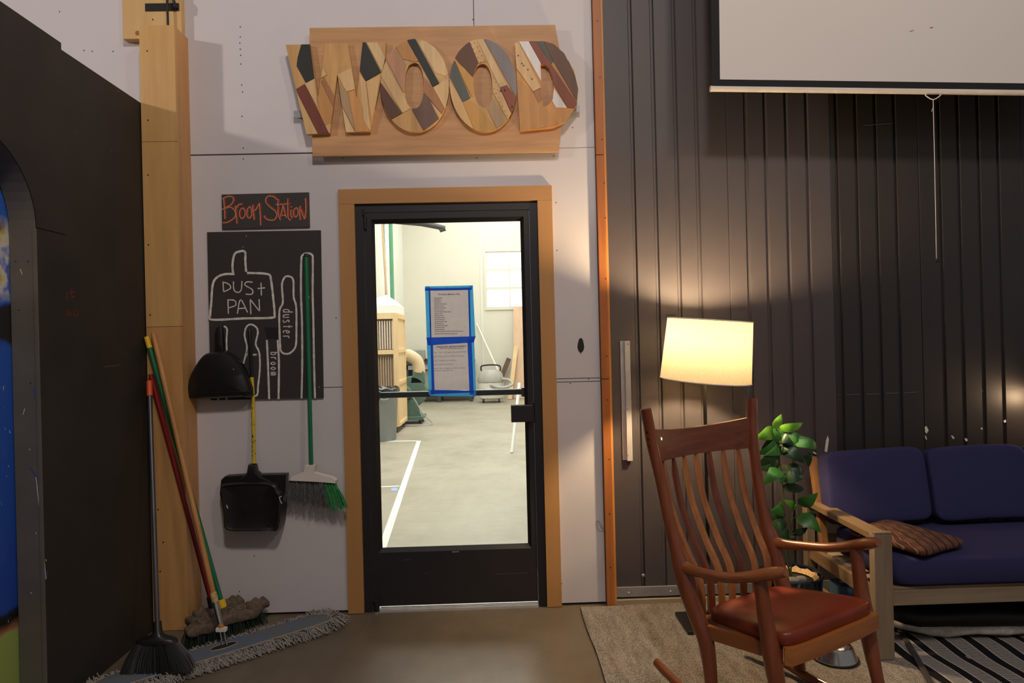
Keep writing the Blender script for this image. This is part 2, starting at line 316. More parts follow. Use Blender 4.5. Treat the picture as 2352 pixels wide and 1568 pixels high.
# ------------------------------------------------------------------ mesh helpers
class G:
    """collects vertices and faces in world space"""
    def __init__(s): s.v = []; s.f = []
    def add(s, vs, fs):
        o = len(s.v); s.v += [Vector(p) for p in vs]; s.f += [tuple(i+o for i in f) for f in fs]; return s
    def box(s, a, b, bev=0.0):
        x0, y0, z0 = a; x1, y1, z1 = b
        if x0 > x1: x0, x1 = x1, x0
        if y0 > y1: y0, y1 = y1, y0
        if z0 > z1: z0, z1 = z1, z0
        if bev <= 0:
            vs = [(x0, y0, z0), (x1, y0, z0), (x1, y1, z0), (x0, y1, z0), (x0, y0, z1), (x1, y0, z1), (x1, y1, z1), (x0, y1, z1)]
            return s.add(vs, [(0, 3, 2, 1), (4, 5, 6, 7), (0, 1, 5, 4), (1, 2, 6, 5), (2, 3, 7, 6), (3, 0, 4, 7)])
        bm = bmesh.new()
        vv = [bm.verts.new(p) for p in [(x0, y0, z0), (x1, y0, z0), (x1, y1, z0), (x0, y1, z0), (x0, y0, z1), (x1, y0, z1), (x1, y1, z1), (x0, y1, z1)]]
        for f in [(0, 3, 2, 1), (4, 5, 6, 7), (0, 1, 5, 4), (1, 2, 6, 5), (2, 3, 7, 6), (3, 0, 4, 7)]: bm.faces.new([vv[i] for i in f])
        bmesh.ops.bevel(bm, geom=bm.edges[:], offset=bev, segments=2, affect='EDGES', profile=0.5)
        return s.bm(bm)
    def bm(s, bm):
        bm.verts.index_update(); s.add([v.co.copy() for v in bm.verts], [tuple(v.index for v in f.verts) for f in bm.faces]); bm.free(); return s
    def tube(s, pts, rad, seg=10, flat=1.0, updir=None, caps=True):
        pts = [Vector(p) for p in pts]; n = len(pts)
        if not hasattr(rad, '__len__'): rad = [rad]*n
        rings = []; prev = None
        for i, p in enumerate(pts):
            t = (pts[min(i+1, n-1)]-pts[max(i-1, 0)]).normalized()
            if prev is None:
                ref = Vector(updir) if updir else (Vector((0, 0, 1)) if abs(t.z) < 0.9 else Vector((1, 0, 0)))
            else: ref = prev
            a = (ref - t*ref.dot(t)).normalized(); prev = a; b = t.cross(a)
            r = rad[i]; ra, rb = (r if hasattr(r, '__len__') else (r, r*flat))
            rings.append([p + a*(math.cos(2*math.pi*k/seg)*ra) + b*(math.sin(2*math.pi*k/seg)*rb) for k in range(seg)])
        vs = [q for r in rings for q in r]; fs = []
        for i in range(n-1):
            for k in range(seg):
                k2 = (k+1) % seg; fs.append((i*seg+k, i*seg+k2, (i+1)*seg+k2, (i+1)*seg+k))
        if caps: fs += [tuple(reversed(range(seg))), tuple((n-1)*seg+k for k in range(seg))]
        return s.add(vs, fs)
    def prism(s, poly, d, rings=None):
        """poly: list of world points (planar), extruded along vector d"""
        d = Vector(d); n = len(poly); p = [Vector(q) for q in poly]
        return s.add(p+[q+d for q in p], [tuple(range(n)), tuple(reversed(range(n, 2*n)))]+[(i, i+n, (i+1) % n+n, (i+1) % n) for i in range(n)])
    def puff(s, poly, layers, cen=None):
        """poly outline; layers: list of (scale, offset vector) rings lofted from back to front"""
        p = [Vector(q) for q in poly]; n = len(p); c = Vector(cen) if cen is not None else sum(p, Vector())/n
        vs = []; fs = []
        for sc, off in layers: vs += [c+(q-c)*sc+Vector(off) for q in p]
        for i in range(len(layers)-1):
            for k in range(n): k2 = (k+1) % n; fs.append((i*n+k, i*n+k2, (i+1)*n+k2, (i+1)*n+k))
        fs += [tuple(reversed(range(n))), tuple((len(layers)-1)*n+k for k in range(n))]
        return s.add(vs, fs)
    def lathe(s, c, prof, seg=24, mat=None):
        c = Vector(c); vs = []; fs = []
        for r, z in prof:
            for k in range(seg):
                a = 2*math.pi*k/seg; q = Vector((r*math.cos(a), r*math.sin(a), z)); vs.append(c+((mat @ q) if mat else q))
        for i in range(len(prof)-1):
            for k in range(seg): k2 = (k+1) % seg; fs.append((i*seg+k, i*seg+k2, (i+1)*seg+k2, (i+1)*seg+k))
        if prof[0][0] > 1e-5: fs.append(tuple(reversed(range(seg))))
        if prof[-1][0] > 1e-5: fs.append(tuple((len(prof)-1)*seg+k for k in range(seg)))
        return s.add(vs, fs)
    def sbox(s, cen, half, e=0.35, nu=28, nv=14, mat=None, warp=None):
        """superellipsoid cushion"""
        cen = Vector(cen); sp = lambda x, p: math.copysign(abs(x)**p, x); vs = []; fs = []
        for i in range(nv+1):
            ph = -math.pi/2+math.pi*i/nv
            for k in range(nu):
                th = 2*math.pi*k/nu
                q = Vector((half[0]*sp(math.cos(ph), e)*sp(math.cos(th), e*0.7), half[1]*sp(math.cos(ph), e)*sp(math.sin(th), e*0.7), half[2]*sp(math.sin(ph), e)))
                if warp: q = warp(q)
                vs.append(cen+((mat @ q) if mat else q))
        for i in range(nv):
            for k in range(nu): k2 = (k+1) % nu; fs.append((i*nu+k, i*nu+k2, (i+1)*nu+k2, (i+1)*nu+k))
        return s.add(vs, fs)
    def ribbon(s, pts, w, normal, lift=0.0006):
        """flat painted stroke along pts on a plane with the given normal"""
        nrm = Vector(normal).normalized(); pts = [Vector(p)+nrm*lift for p in pts]; n = len(pts); vs = []; fs = []
        for i, p in enumerate(pts):
            t = (pts[min(i+1, n-1)]-pts[max(i-1, 0)])
            if t.length < 1e-9: t = Vector((1, 0, 0))
            b = t.normalized().cross(nrm)*(w/2)*(1+0.12*math.sin(i*2.3+w*900))
            vs += [p-b, p+b]
        for i in range(n-1): fs.append((2*i, 2*i+2, 2*i+3, 2*i+1))
        return s.add(vs, fs)
    def xf(s, M):
        s.v = [M @ p for p in s.v]; return s

def spline(pts, n=6, closed=False):
    pts = [Vector(p) for p in pts]; out = []; m = len(pts)
    rng = range(m if closed else m-1)
    for i in rng:
        p0 = pts[(i-1) % m] if (closed or i > 0) else pts[0]; p1 = pts[i]; p2 = pts[(i+1) % m]; p3 = pts[(i+2) % m] if (closed or i+2 < m) else pts[-1]
        for k in range(n):
            t = k/n
            out.append(0.5*((2*p1)+(p2-p0)*t+(2*p0-5*p1+4*p2-p3)*t*t+(3*p1-p0-3*p2+p3)*t**3))
    if not closed: out.append(pts[-1])
    return out
def rspl(vals, n=6):
    return [v.x for v in spline([(q, 0, 0) for q in vals], n)]

def wm(o):
    m = o.matrix_basis.copy()
    return (wm(o.parent) @ m) if o.parent else m
def obj(name, g, mat, parent=None, smooth=False, base=None):
    me = bpy.data.meshes.new(name); o = bpy.data.objects.new(name, me); COL.objects.link(o)
    if parent is not None:
        org = wm(parent).inverted(); vs = [org @ p for p in g.v]
        o.parent = parent
    else:
        if base is None:
            xs = [p.x for p in g.v]; ys = [p.y for p in g.v]; zs = [p.z for p in g.v]
            base = ((min(xs)+max(xs))/2, (min(ys)+max(ys))/2, min(zs))
        b = Vector(base); vs = [p-b for p in g.v]; o.location = b
    me.from_pydata([tuple(v) for v in vs], [], g.f); me.validate(); me.update()
    bm = bmesh.new(); bm.from_mesh(me); bmesh.ops.recalc_face_normals(bm, faces=bm.faces[:]); bm.to_mesh(me); bm.free()
    if smooth:
        for p in me.polygons: p.use_smooth = True
        if smooth != 'all': me.set_sharp_from_angle(angle=math.radians(38))
    me.materials.append(MATS[mat]); return o
def tag(o, label, cat=None, group=None, kind=None):
    if label: o['label'] = label
    if cat: o['category'] = cat
    if group: o['group'] = group
    if kind: o['kind'] = kind
    return o
def thing(name, loc, label=None, cat=None, group=None, kind=None):
    o = bpy.data.objects.new(name, None); COL.objects.link(o); o.location = loc; o.empty_display_size = 0.1
    return tag(o, label, cat, group, kind)
def stuff(o): o['kind'] = 'stuff'; return o
# ================================================================== THE SETTING
Y0 = 0.0          # face of the white wall
YD = 0.07         # face of the dark ribbed wall
tag(obj('floor', G().box((-7, -7, -0.06), (7, 0.045, 0)), 'concrete_brown', base=(0, -3, 0)), 'brown concrete floor in front of the glass door', kind='structure')
tag(obj('floor_workshop', G().box((-3, 0.045, -0.06), (4, 14.0, 0)), 'concrete', base=(0, 7, 0)), 'pale polished concrete floor of the workshop', kind='structure')

# white wall: backing with the doorway left open, then painted sheets
DX0, DX1, DZ = -0.735, 0.236, 2.168
wb = thing('wall_back', (-1.0, 0.02, 0), 'white painted sheet wall around the glass door', kind='structure')
g = G()
for a, b in (((-4.2, 0.016, 0), (DX0, 0.14, 6.2)), ((DX1, 0.016, 0), (0.56, 0.14, 6.2)), ((DX0, 0.016, DZ), (DX1, 0.14, 6.2)), ((0.56, YD+0.03, 0), (6.5, 0.14, 6.2))): g.box(a, b)
obj('backing', g, 'wall_gap', wb)
gp = 0.0018
def sheet(rects):
    g = G()
    for x0, x1, z0, z1 in rects: g.box((x0+gp, Y0, z0+gp), (x1-gp, 0.0155, z1-gp))
    return obj('wall_panel', g, 'wall_white', wb)
sheet([(-4.2, DX0, 0.012, 1.2)]); sheet([(DX1, 0.553, 0.012, 1.196)])
sheet([(DX1, 0.553, 1.196, 1.214)])
sheet([(-4.2, DX0, 1.2, 2.445)]); sheet([(DX1, 0.553, 1.214, 2.45)])
g = G().box((DX0-0.002, Y0, DZ+0.002), (DX1+0.002, 0.0155, 2.446)); obj('wall_panel', g, 'wall_white', wb)
sheet([(-4.2, -0.079, 2.449, 3.7)]); sheet([(-0.079, 0.553, 2.449, 3.7)]); sheet([(-4.2, 0.553, 3.7, 6.2)])
# screw heads in the white wall
g = G()
scr = [(552, 62), (552, 85), (551, 99), (552, 113), (553, 127), (553, 147), (555, 195), (557, 211), (556, 267), (559, 340), (559, 365), (1086, 45), (1277, 465), (1279, 575), (1272, 358), (1315, 293), (1095, 363),
       (787, 790), (772, 730), (480, 1400), (584, 1276), (550, 1358), (1352, 870), (1290, 1340), (1310, 880), (193, 116), (212, 118), (260, 118), (137, 27), (787, 363)]
for p in scr:
    c = onY(*p, Y0); g.lathe((c.x, Y0-0.0002, c.z), [(0.0, 0), (0.0035, 0.0004), (0.0035, 0.0008)], 6, Matrix.Rotation(math.radians(90), 3, 'X'))
stuff(obj('screw_heads', g, 'wall_gap', wb))
# black sprayed blot and scuffs on the white wall
pts = [onY(1334+7.5*math.cos(a)*(1+0.1*math.sin(3*a)), 793+17*math.sin(a), Y0-0.0006) for a in [2*math.pi*k/20 for k in range(20)]]
obj('paint_blot', G().prism(pts, (0, 0.0005, 0)), 'black_rubber', wb)
g = G().ribbon([onY(1333, 805, Y0), onY(1333, 814, Y0)], 0.003, (0, -1, 0)); obj('paint_drip', g, 'black_rubber', wb)
g = G()
for k in range(3): g.ribbon([onY(1378+7*math.cos(a+k)*(1+0.2*k), 1208+13*math.sin(a*1.3+k), Y0) for a in [0.35*j for j in range(18)]], 0.0012, (0, -1, 0))
obj('scuff_mark', g, 'grey_patch', wb)

# dark ribbed metal wall
wr = thing('wall_right', (2.0, YD, 0), 'dark grey ribbed metal wall behind the sofa', kind='structure')
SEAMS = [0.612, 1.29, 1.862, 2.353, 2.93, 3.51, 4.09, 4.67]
RIBS = [[0.771, 0.891, 1.011, 1.126], [1.396, 1.504, 1.62, 1.734], [1.899, 2.008, 2.117, 2.224], [2.471, 2.578, 2.691, 2.801]]
for k in range(4, 7): RIBS.append([SEAMS[k]+0.115+0.11*j for j in range(4)])
def rib_panel(i):
    x0, x1 = SEAMS[i]+0.001, SEAMS[i+1]-0.001; y = YD-0.0018*(i % 2); D = 0.013
    pr = [(x0, y+0.02), (x0, y+0.001), (x0+0.002, y)]
    for c in RIBS[i]: pr += [(c-0.012, y), (c-0.006, y+D), (c+0.006, y+D), (c+0.012, y)]
    pr += [(x1-0.002, y), (x1, y+0.001), (x1, y+0.02)]
    vs = []; fs = []; zs = [0.02, 6.2]
    for z in zs: vs += [(a, b, z) for a, b in pr]
    n = len(pr)
    for k in range(n-1): fs.append((k, k+1, n+k+1, n+k))
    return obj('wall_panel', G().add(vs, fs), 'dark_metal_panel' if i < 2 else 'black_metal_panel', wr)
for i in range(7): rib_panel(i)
# chipped paint and hairline ridges on the ribbed wall, their highlight painted lighter
def chip(pix):
    pts = [onY(*p, YD-0.0026) for p in pix]; obj('paint_chip', G().prism(pts, (0, 0.0006, 0)), 'chalk', wr)
chip([(1894, 1036), (1897, 1012), (1901, 1000), (1904, 1008), (1900, 1038)])
chip([(2124, 980), (2128, 978), (2133, 988), (2128, 996), (2125, 992)]); chip([(2124, 999), (2128, 1003), (2129, 1010), (2126, 1008)])
chip([(2184, 1000), (2188, 1000), (2193, 1006), (2189, 1008)]); chip([(2215, 1007), (2220, 1006), (2223, 1011), (2219, 1014)])
chip([(2305, 966), (2310, 963), (2311, 969), (2307, 971)]); chip([(2252, 984), (2256, 981), (2257, 987)]); chip([(1866, 1037), (1872, 1038), (1876, 1043), (1871, 1042)])
for a, b in (((1926, 906), (1930, 906)), ((1945, 906), (1976, 905)), ((1990, 905), (2020, 904)), ((2034, 903), (2065, 902)), ((2078, 902), (2106, 900)), ((2254, 897), (2258, 897)), ((2272, 896), (2300, 895)), ((2314, 894), (2352, 893)), ((1985, 288), (2050, 283))):
    obj('ridge_highlight', G().ribbon([onY(*a, YD-0.0022), onY(*b, YD-0.0022)], 0.0028, (0, -1, 0)), 'grey_patch', wr)
c = onY(1477, 1321, YD); obj('bolt_head', G().lathe((c.x, YD, c.z), [(0.0, 0.007), (0.007, 0.006), (0.011, 0.002), (0.011, 0)], 12, Matrix.Rotation(math.radians(90), 3, 'X')), 'alu_matte', wr, 'all')
c = onY(1541, 724, YD-0.002); obj('grey_tab', G().box((c.x-0.028, YD-0.004, c.z-0.005), (c.x+0.028, YD, c.z+0.005)), 'alu_bead', wr)

# metal flashing at the foot of the dark wall
bb = tag(obj('baseboard_right', G().box((0.615, YD-0.012, 0.012), (4.6, YD-0.002, 0.066), 0.002), 'alu_matte'), 'galvanised metal strip along foot of dark wall', kind='structure')
for px, py in ((1444, 1361), (1540, 1358)):
    c = onY(px, py, YD-0.012); obj('rivet', G().lathe((c.x, YD-0.012, c.z), [(0, 0.003), (0.005, 0.002), (0.006, 0)], 10, Matrix.Rotation(math.radians(90), 3, 'X')), 'alu', bb, 'all')

# door casing
tr = thing('trim_1', (-0.25, -0.01, 0), 'tan wooden casing around the glass door', kind='structure')
def board(name, poly, y0, y1, mat, parent):
    return obj(name, G().prism([(p[0], y0, p[1]) for p in poly], (0, y1-y0, 0)), mat, parent)
board('casing_board', [(-0.818, 0.003), (DX0, 0.003), (DX0, DZ-0.001), (-0.818, DZ-0.001)], -0.022, 0.0, 'casing', tr)
board('casing_board', [(DX1, 0.003), (0.314, 0.003), (0.314, DZ-0.001), (DX1, DZ-0.001)], -0.022, 0.0, 'casing', tr)
board('casing_board', [(-0.818, DZ), (0.314, DZ), (0.314, 2.246), (-0.818, 2.246)], -0.022, 0.0, 'casing_x', tr)
# orange edge strip between the two walls
ts = thing('trim_2', (0.585, 0, 0), 'orange stained wooden strip where white wall meets dark wall', kind='structure')
for a, b in ((0.0, 1.206), (1.209, 2.40), (2.403, 6.2)):
    obj('strip_board', G().box((0.5545, -0.03, a), (0.597, 0.06, b), 0.002), 'orange_wood', ts)
obj('edge_board', G().box((0.598, -0.004, 0.0), (0.6115, 0.075, 6.2), 0.001), 'orange_edge', ts)
g = G()
for p in ((1372, 48), (1378, 178), (1383, 320), (1388, 420), (1390, 500), (1391, 640), (1394, 818), (1395, 918), (1399, 1055), (1400, 1180), (1402, 1303)):
    c = onY(*p, -0.03); g.lathe((c.x, -0.0302, c.z), [(0, 0.0006), (0.004, 0.0004), (0.004, 0)], 8, Matrix.Rotation(math.radians(90), 3, 'X'))
stuff(obj('nail_holes', g, 'chair_plug', ts))

# glass door
dr = thing('door_1', (-0.25, 0.05, 0), 'black aluminium framed glass door into the bright workshop', kind='structure')
fx0, fx1, fz1 = DX0+0.001, DX1-0.001, DZ-0.001
g = G().box((fx0, -0.006, 0), (fx0+0.043, 0.12, fz1)).box((fx1-0.043, -0.006, 0), (fx1, 0.12, fz1)).box((fx0+0.043, -0.006, fz1-0.043), (fx1-0.043, 0.12, fz1))
obj('door_frame', g, 'alu_black', dr)
lx0, lx1, lz0, lz1 = fx0+0.046, fx1-0.046, 0.03, fz1-0.047
gx0, gx1, gz0, gz1 = -0.636, 0.1425, 0.335, 2.065
ly0, ly1 = -0.002, 0.042
leaf = obj('door_leaf', G().box((lx0, ly0, lz0), (gx0-0.018, ly1, lz1)).box((gx1+0.018, ly0, lz0), (lx1, ly1, lz1)).box((gx0-0.018, ly0, gz1+0.022), (gx1+0.018, ly1, lz1)).box((gx0-0.018, ly0, lz0), (gx1+0.018, ly1, gz0-0.022)), 'alu_black', dr)
def bead(pts):
    return obj('glazing_bead', G().prism(pts, (0, 0, 0)) if False else pts, 'alu_bead', leaf)
gb = G()
def beadq(a, b, c, d): # outer a,b at front face, inner c,d deeper
    n = len(gb.v); gb.v.extend([Vector(a), Vector(b), Vector(c), Vector(d)]); gb.f.append((n, n+1, n+2, n+3))
ox0, ox1, oz0, oz1 = gx0-0.018, gx1+0.018, gz0-0.022, gz1+0.022; yb = 0.018
beadq((ox0, ly0+.001, oz0), (ox1, ly0+.001, oz0), (gx1, yb, gz0), (gx0, yb, gz0))
beadq((ox0, ly0+.001, oz1), (ox1, ly0+.001, oz1), (gx1, yb, gz1), (gx0, yb, gz1))
beadq((ox0, ly0+.001, oz0), (ox0, ly0+.001, oz1), (gx0, yb, gz1), (gx0, yb, gz0))
beadq((ox1, ly0+.001, oz0), (ox1, ly0+.001, oz1), (gx1, yb, gz1), (gx1, yb, gz0))
obj('glazing_bead', gb, 'alu_bead', leaf)
obj('glass_pane', G().box((ox0, 0.0195, oz0), (ox1, 0.0255, oz1)), 'glass', dr)
# thin bright weatherstrip line between leaf and jamb
obj('weatherstrip', G().box((lx1+0.0005, ly0+0.004, 0.2), (lx1+0.0025, ly0+0.01, lz1)), 'alu_matte', dr)
obj('lock_plate', G().box((0.068, -0.048, 0.993), (0.182, -0.003, 1.083), 0.003), 'alu_black', dr)
obj('lock_shim', G().box((0.16, -0.006, 0.985), (0.196, -0.002, 1.092), 0.001), 'alu_bead', dr)
obj('hinge_pivot', G().tube([(lx0+0.006, -0.012, 2.035), (lx0+0.006, -0.012, 2.10)], 0.008, 12), 'alu_bead', dr, True)
obj('hinge_pivot', G().tube([(lx0-0.002, -0.012, 2.108), (lx0-0.002, -0.012, 2.14)], 0.006, 12), 'alu_bead', dr, True)
obj('floor_pivot', G().tube([(lx0+0.018, -0.02, 0.012), (lx0+0.018, -0.02, 0.07)], 0.017, 14), 'alu_bead', dr, True)
obj('pivot_base', G().tube([(lx0+0.018, -0.02, 0.0), (lx0+0.018, -0.02, 0.012)], 0.019, 14), 'alu_matte', dr, True)
g = G().box((lx0+0.035, -0.016, 0.0), (lx1, 0.11, 0.012))
for k in range(6): g.box((lx0+0.035, -0.014+0.02*k, 0.012), (lx1, -0.006+0.02*k, 0.0145))
obj('threshold', g, 'alu', dr)
obj('push_bar', G().box((lx0+0.02, 0.085, 1.128), (lx1-0.02, 0.115, 1.160), 0.006), 'black_bar', dr)
for x in (lx0+0.03, lx1-0.04): obj('bar_bracket', G().box((x-0.02, 0.042, 1.12), (x+0.02, 0.09, 1.168)), 'black_bar', dr)
c = onY(1046, 1267, -0.003); g = G()
for k in range(7): g.box((c.x-0.018+0.0055*k, -0.0026, c.z-0.0025), (c.x-0.0145+0.0055*k, -0.0022, c.z+0.0025))
obj('maker_plate', g, 'alu', dr)
g = G()
for a, b in (((925, 1286), (945, 1284)), ((976, 1316), (986, 1315)), ((1138, 1318), (1212, 1315))): g.ribbon([onY(*a, ly0), onY(*b, ly0)], 0.0018, (0, -1, 0))
obj('scratch', g, 'jamb_grey', dr)

# ------------------------------------------------------------------ left partition with arched opening
PX = -1.77; PT = 0.105
wl = thing('wall_left', (PX-0.05, -1.0, 0), 'black painted partition with an arched opening at left', kind='structure')
JY, R_, SZ = -0.965, 0.32, 1.90        # far jamb of the arch, radius, spring height
cy = JY-R_
def yz_prism(poly, x0, x1, mat, name):
    return obj(name, G().prism([(x0, y, z) for y, z in poly], (x1-x0, 0, 0)), mat, wl)
arc = [(cy+R_*math.cos(a), SZ+R_*math.sin(a)) for a in [math.pi*k/28 for k in range(29)]]
# strips of the partition: between jamb and wall, over the arch, beyond the arch
yz_prism([(-0.02, 0), (-0.02, 2.675), (-0.79, 2.675), (-0.79, 0)], PX-PT, PX-0.004, 'black_board', 'partition_panel')
yz_prism([(-0.792, 0), (-0.792, 1.905), (JY, 1.905), (JY, 0)], PX-PT, PX-0.002, 'black_board', 'partition_panel')
g = G()
top = 2.70
def over(y0, y1):
    # face strip from arch curve to the top between y0 and y1
    zc = lambda y: SZ+math.sqrt(max(0, R_**2-(y-cy)**2))
    g.add([(PX, y0, zc(y0)), (PX, y1, zc(y1)), (PX, y1, top), (PX, y0, top), (PX-PT, y0, zc(y0)), (PX-PT, y1, zc(y1)), (PX-PT, y1, top), (PX-PT, y0, top)],
          [(0, 1, 2, 3), (4, 7, 6, 5), (3, 2, 6, 7), (0, 3, 7, 4), (1, 5, 6, 2)])
ys = [p[0] for p in arc]
for a, b in zip(ys[:-1], ys[1:]): over(b, a)
g.box((PX-PT, JY, 1.907), (PX, -0.785, top))
obj('partition_panel', g, 'black_board', wl)
g = G(); g.box((PX-PT, cy-R_-1.2, 0), (PX, cy-R_, top)); obj('partition_panel', g, 'black_board', wl)
# inner face of the arch, the light on it painted as lighter grey
pr = [(JY, 0.0)] + [(JY, SZ*0.5)] + arc + [(cy-R_, 0.0)]
g = G(); vs = []; fs = []
for y, z in pr: vs += [(PX-0.002, y-0.0006 if y > cy else y+0.0006, z-0.0006*(z > SZ)), (PX-PT+0.001, y-0.0006 if y > cy else y+0.0006, z-0.0006*(z > SZ))]
for k in range(len(pr)-1): fs.append((2*k, 2*k+1, 2*k+3, 2*k+2))
obj('arch_jamb', g.add(vs, fs), 'jamb_grey', wl)
obj('jamb_stop', G().box((PX-0.012, JY-0.008, 0), (PX+0.001, JY, 1.90), 0.001), 'jamb_grey', wl)
g = G()
for p in ((36, 600), (64, 600), (43, 712), (70, 880)):
    c = onY(*p, JY-0.001); g.lathe((c.x, JY-0.0012, c.z), [(0, 0.0006), (0.0028, 0.0004), (0.0028, 0)], 8, Matrix.Rotation(math.radians(90), 3, 'X'))
stuff(obj('nail_holes', g, 'black_rubber', wl))
g = G()
for a, b in (((47, 618), (51, 630)), ((57, 938), (53, 952)), ((83, 1095), (92, 1180)), ((68, 1030), (69, 1034)), ((70, 1360), (74, 1362)), ((101, 1275), (106, 1330)), ((82, 1222), (84, 1226)), ((105, 1284), (107, 1288))): g.ribbon([onY(*a, JY-0.001), onY(*b, JY-0.001)], 0.0028, (0, -1, 0))
stuff(obj('paint_scratches', g, 'chalk', wl))
g = G()
for a, b in (((77, 890), (79, 914)), ((68, 1072), (100, 1118)), ((93, 1310), (95, 1335)), ((108, 1310), (109, 1325))): g.ribbon([onY(*a, JY-0.001), onY(*b, JY-0.001)], 0.003, (0, -1, 0))
stuff(obj('blue_smears', g, 'paint_blue', wl))
# faint red chalk writing on the partition face
g = G()
def on_part(p): q = onX(p[0], p[1], PX-0.004); return q
for st in ([(107, 660), (108, 678)], [(105, 680), (116, 678)], [(122, 680), (124, 692), (130, 690), (131, 680)], [(134, 680), (137, 690), (142, 688), (144, 676)], [(148, 690), (148, 674)], [(153, 688), (154, 672)], [(163, 662), (165, 686)], [(158, 672), (172, 670)], [(163, 682), (173, 680)],
           [(122, 700), (124, 728)], [(127, 700), (127, 724)], [(133, 726), (132, 704), (142, 702)], [(133, 713), (140, 712)], [(144, 724), (145, 706), (149, 716)], [(153, 712), (153, 726)], [(158, 726), (158, 712), (163, 726)], [(172, 712), (168, 722), (178, 726), (177, 710)]):
    g.ribbon([on_part(p) for p in st], 0.0045, (1, 0, 0))
obj('red_chalk_writing', g, 'faint_red', wl)
g = G()
for a, b in (((173, 300), (174, 310)), ((254, 346), (259, 347)), ((240, 842), (276, 838)), ((192, 158), (200, 160)), ((268, 209), (275, 210))): g.ribbon([on_part(a), on_part(b)], 0.003, (1, 0, 0))
stuff(obj('wall_nicks', g, 'jamb_grey', wl))
# painted mural board closing the arch on its far side
mu = tag(obj('mural_panel', G().box((PX-PT-0.03, cy-R_-0.1, 0.0), (PX-PT-0.004, JY+0.05, 2.32)), 'mural', base=(PX-PT-0.02, cy, 0)), 'bright blue painted mural board filling the arched opening', 'mural')

# ------------------------------------------------------------------ workshop room shell beyond the door
WX0, WX1, WY1, WZ = -2.32, 3.2, 13.7, 6.0
tag(obj('wall_far', G().box((WX0-0.1, WY1, 0), (WX1+0.1, WY1+0.1, WZ)), 'shop_wall', base=(0, WY1, 0)), 'cream end wall of the bright workshop', kind='structure')
wfl = tag(obj('wall_far_left', G().box((WX0-0.1, 0.14, 0), (WX0, WY1, WZ)), 'shop_wall_left', base=(WX0, 7, 0)), 'white side wall of the workshop behind dust collector', kind='structure')
tag(obj('wall_far_right', G().box((WX1, 0.14, 0), (WX1+0.1, WY1, WZ)), 'shop_wall', base=(WX1, 7, 0)), 'cream side wall of workshop hidden right of door', kind='structure')
tag(obj('ceiling', G().box((WX0-0.1, 0.14, WZ), (WX1+0.1, WY1+0.1, WZ+0.1)), 'shop_ceiling', base=(0, 7, WZ)), 'pale workshop ceiling above the far room', kind='structure')
# window in the end wall
wn = thing('window_1', (0.35, WY1-0.02, 2.28), 'bright three row window in the workshop end wall', kind='structure')
wx0, wx1, wz0, wz1 = -0.225, 0.95, 2.28, 3.71
rows = [wz0, 2.78, 3.25, wz1]; cols = [wx0, 0.37, wx1]
obj('window_frame', G().box((wx0-0.05, WY1-0.03, wz0-0.05), (wx1+0.05, WY1-0.001, wz0)).box((wx0-0.05, WY1-0.03, wz1), (wx1+0.05, WY1-0.001, wz1+0.05)).box((wx0-0.05, WY1-0.03, wz0), (wx0, WY1-0.001, wz1)).box((wx1, WY1-0.03, wz0), (wx1+0.05, WY1-0.001, wz1)), 'shop_wall', wn)
for i in range(3):
    for j in range(2): obj('window_pane', G().box((cols[j]+0.015, WY1-0.012, rows[i]+0.03), (cols[j+1]-0.015, WY1-0.004, rows[i+1]-0.03)), 'window_pane', wn)
    if i: obj('glazing_bar', G().box((wx0, WY1-0.025, rows[i]-0.03), (wx1, WY1-0.001, rows[i]+0.03)), 'shop_wall', wn)
obj('glazing_bar', G().box((cols[1]-0.015, WY1-0.022, wz0), (cols[1]+0.015, WY1-0.001, wz1)), 'shop_wall', wn)
tag(obj('trim_3', G().box((-0.37, WY1-0.02, 0), (-0.33, WY1-0.001, WZ-0.01)), 'shop_wall_left'), 'narrow upright joint strip on workshop end wall', kind='structure')
# floor tape
tp = thing('floor_tape', (-1.0, 3.8, 0), 'white tape line marked on workshop floor', 'floor tape')
a, b = onZ(962, 1012), onZ(884, 1240); d = (b-a).normalized(); n_ = Vector((d.y, -d.x, 0))*0.029
b = b + d*0.6
obj('tape_strip', G().prism([a-n_, a+n_, b+n_, b-n_], (0, 0, 0.0012)), 'tape_white', tp)
c = a+Vector((-0.75, 0.06, 0)); obj('tape_strip', G().prism([c+Vector((0, -0.03, 0)), a+Vector((-0.02, -0.03, 0)), a+Vector((-0.02, 0.03, 0)), c+Vector((0, 0.03, 0))], (0, 0, 0.0012)), 'tape_white', tp)
m1 = onZ(878, 1118); m2 = onZ(917, 1116); obj('tape_strip', G().prism([m1+Vector((-.3, -0.02, 0)), m2+Vector((0, -0.02, 0)), m2+Vector((0, 0.02, 0)), m1+Vector((-.3, 0.02, 0))], (0, 0, 0.0012)), 'tape_white', tp)
c = onZ(908, 1124); obj('tape_patch', G().prism([c+Vector((-0.03, -0.07, 0)), c+Vector((0.03, -0.07, 0)), c+Vector((0.01, 0.07, 0)), c+Vector((-0.05, 0.07, 0))], (0, 0, 0.0024)), 'tape_blue', tp)
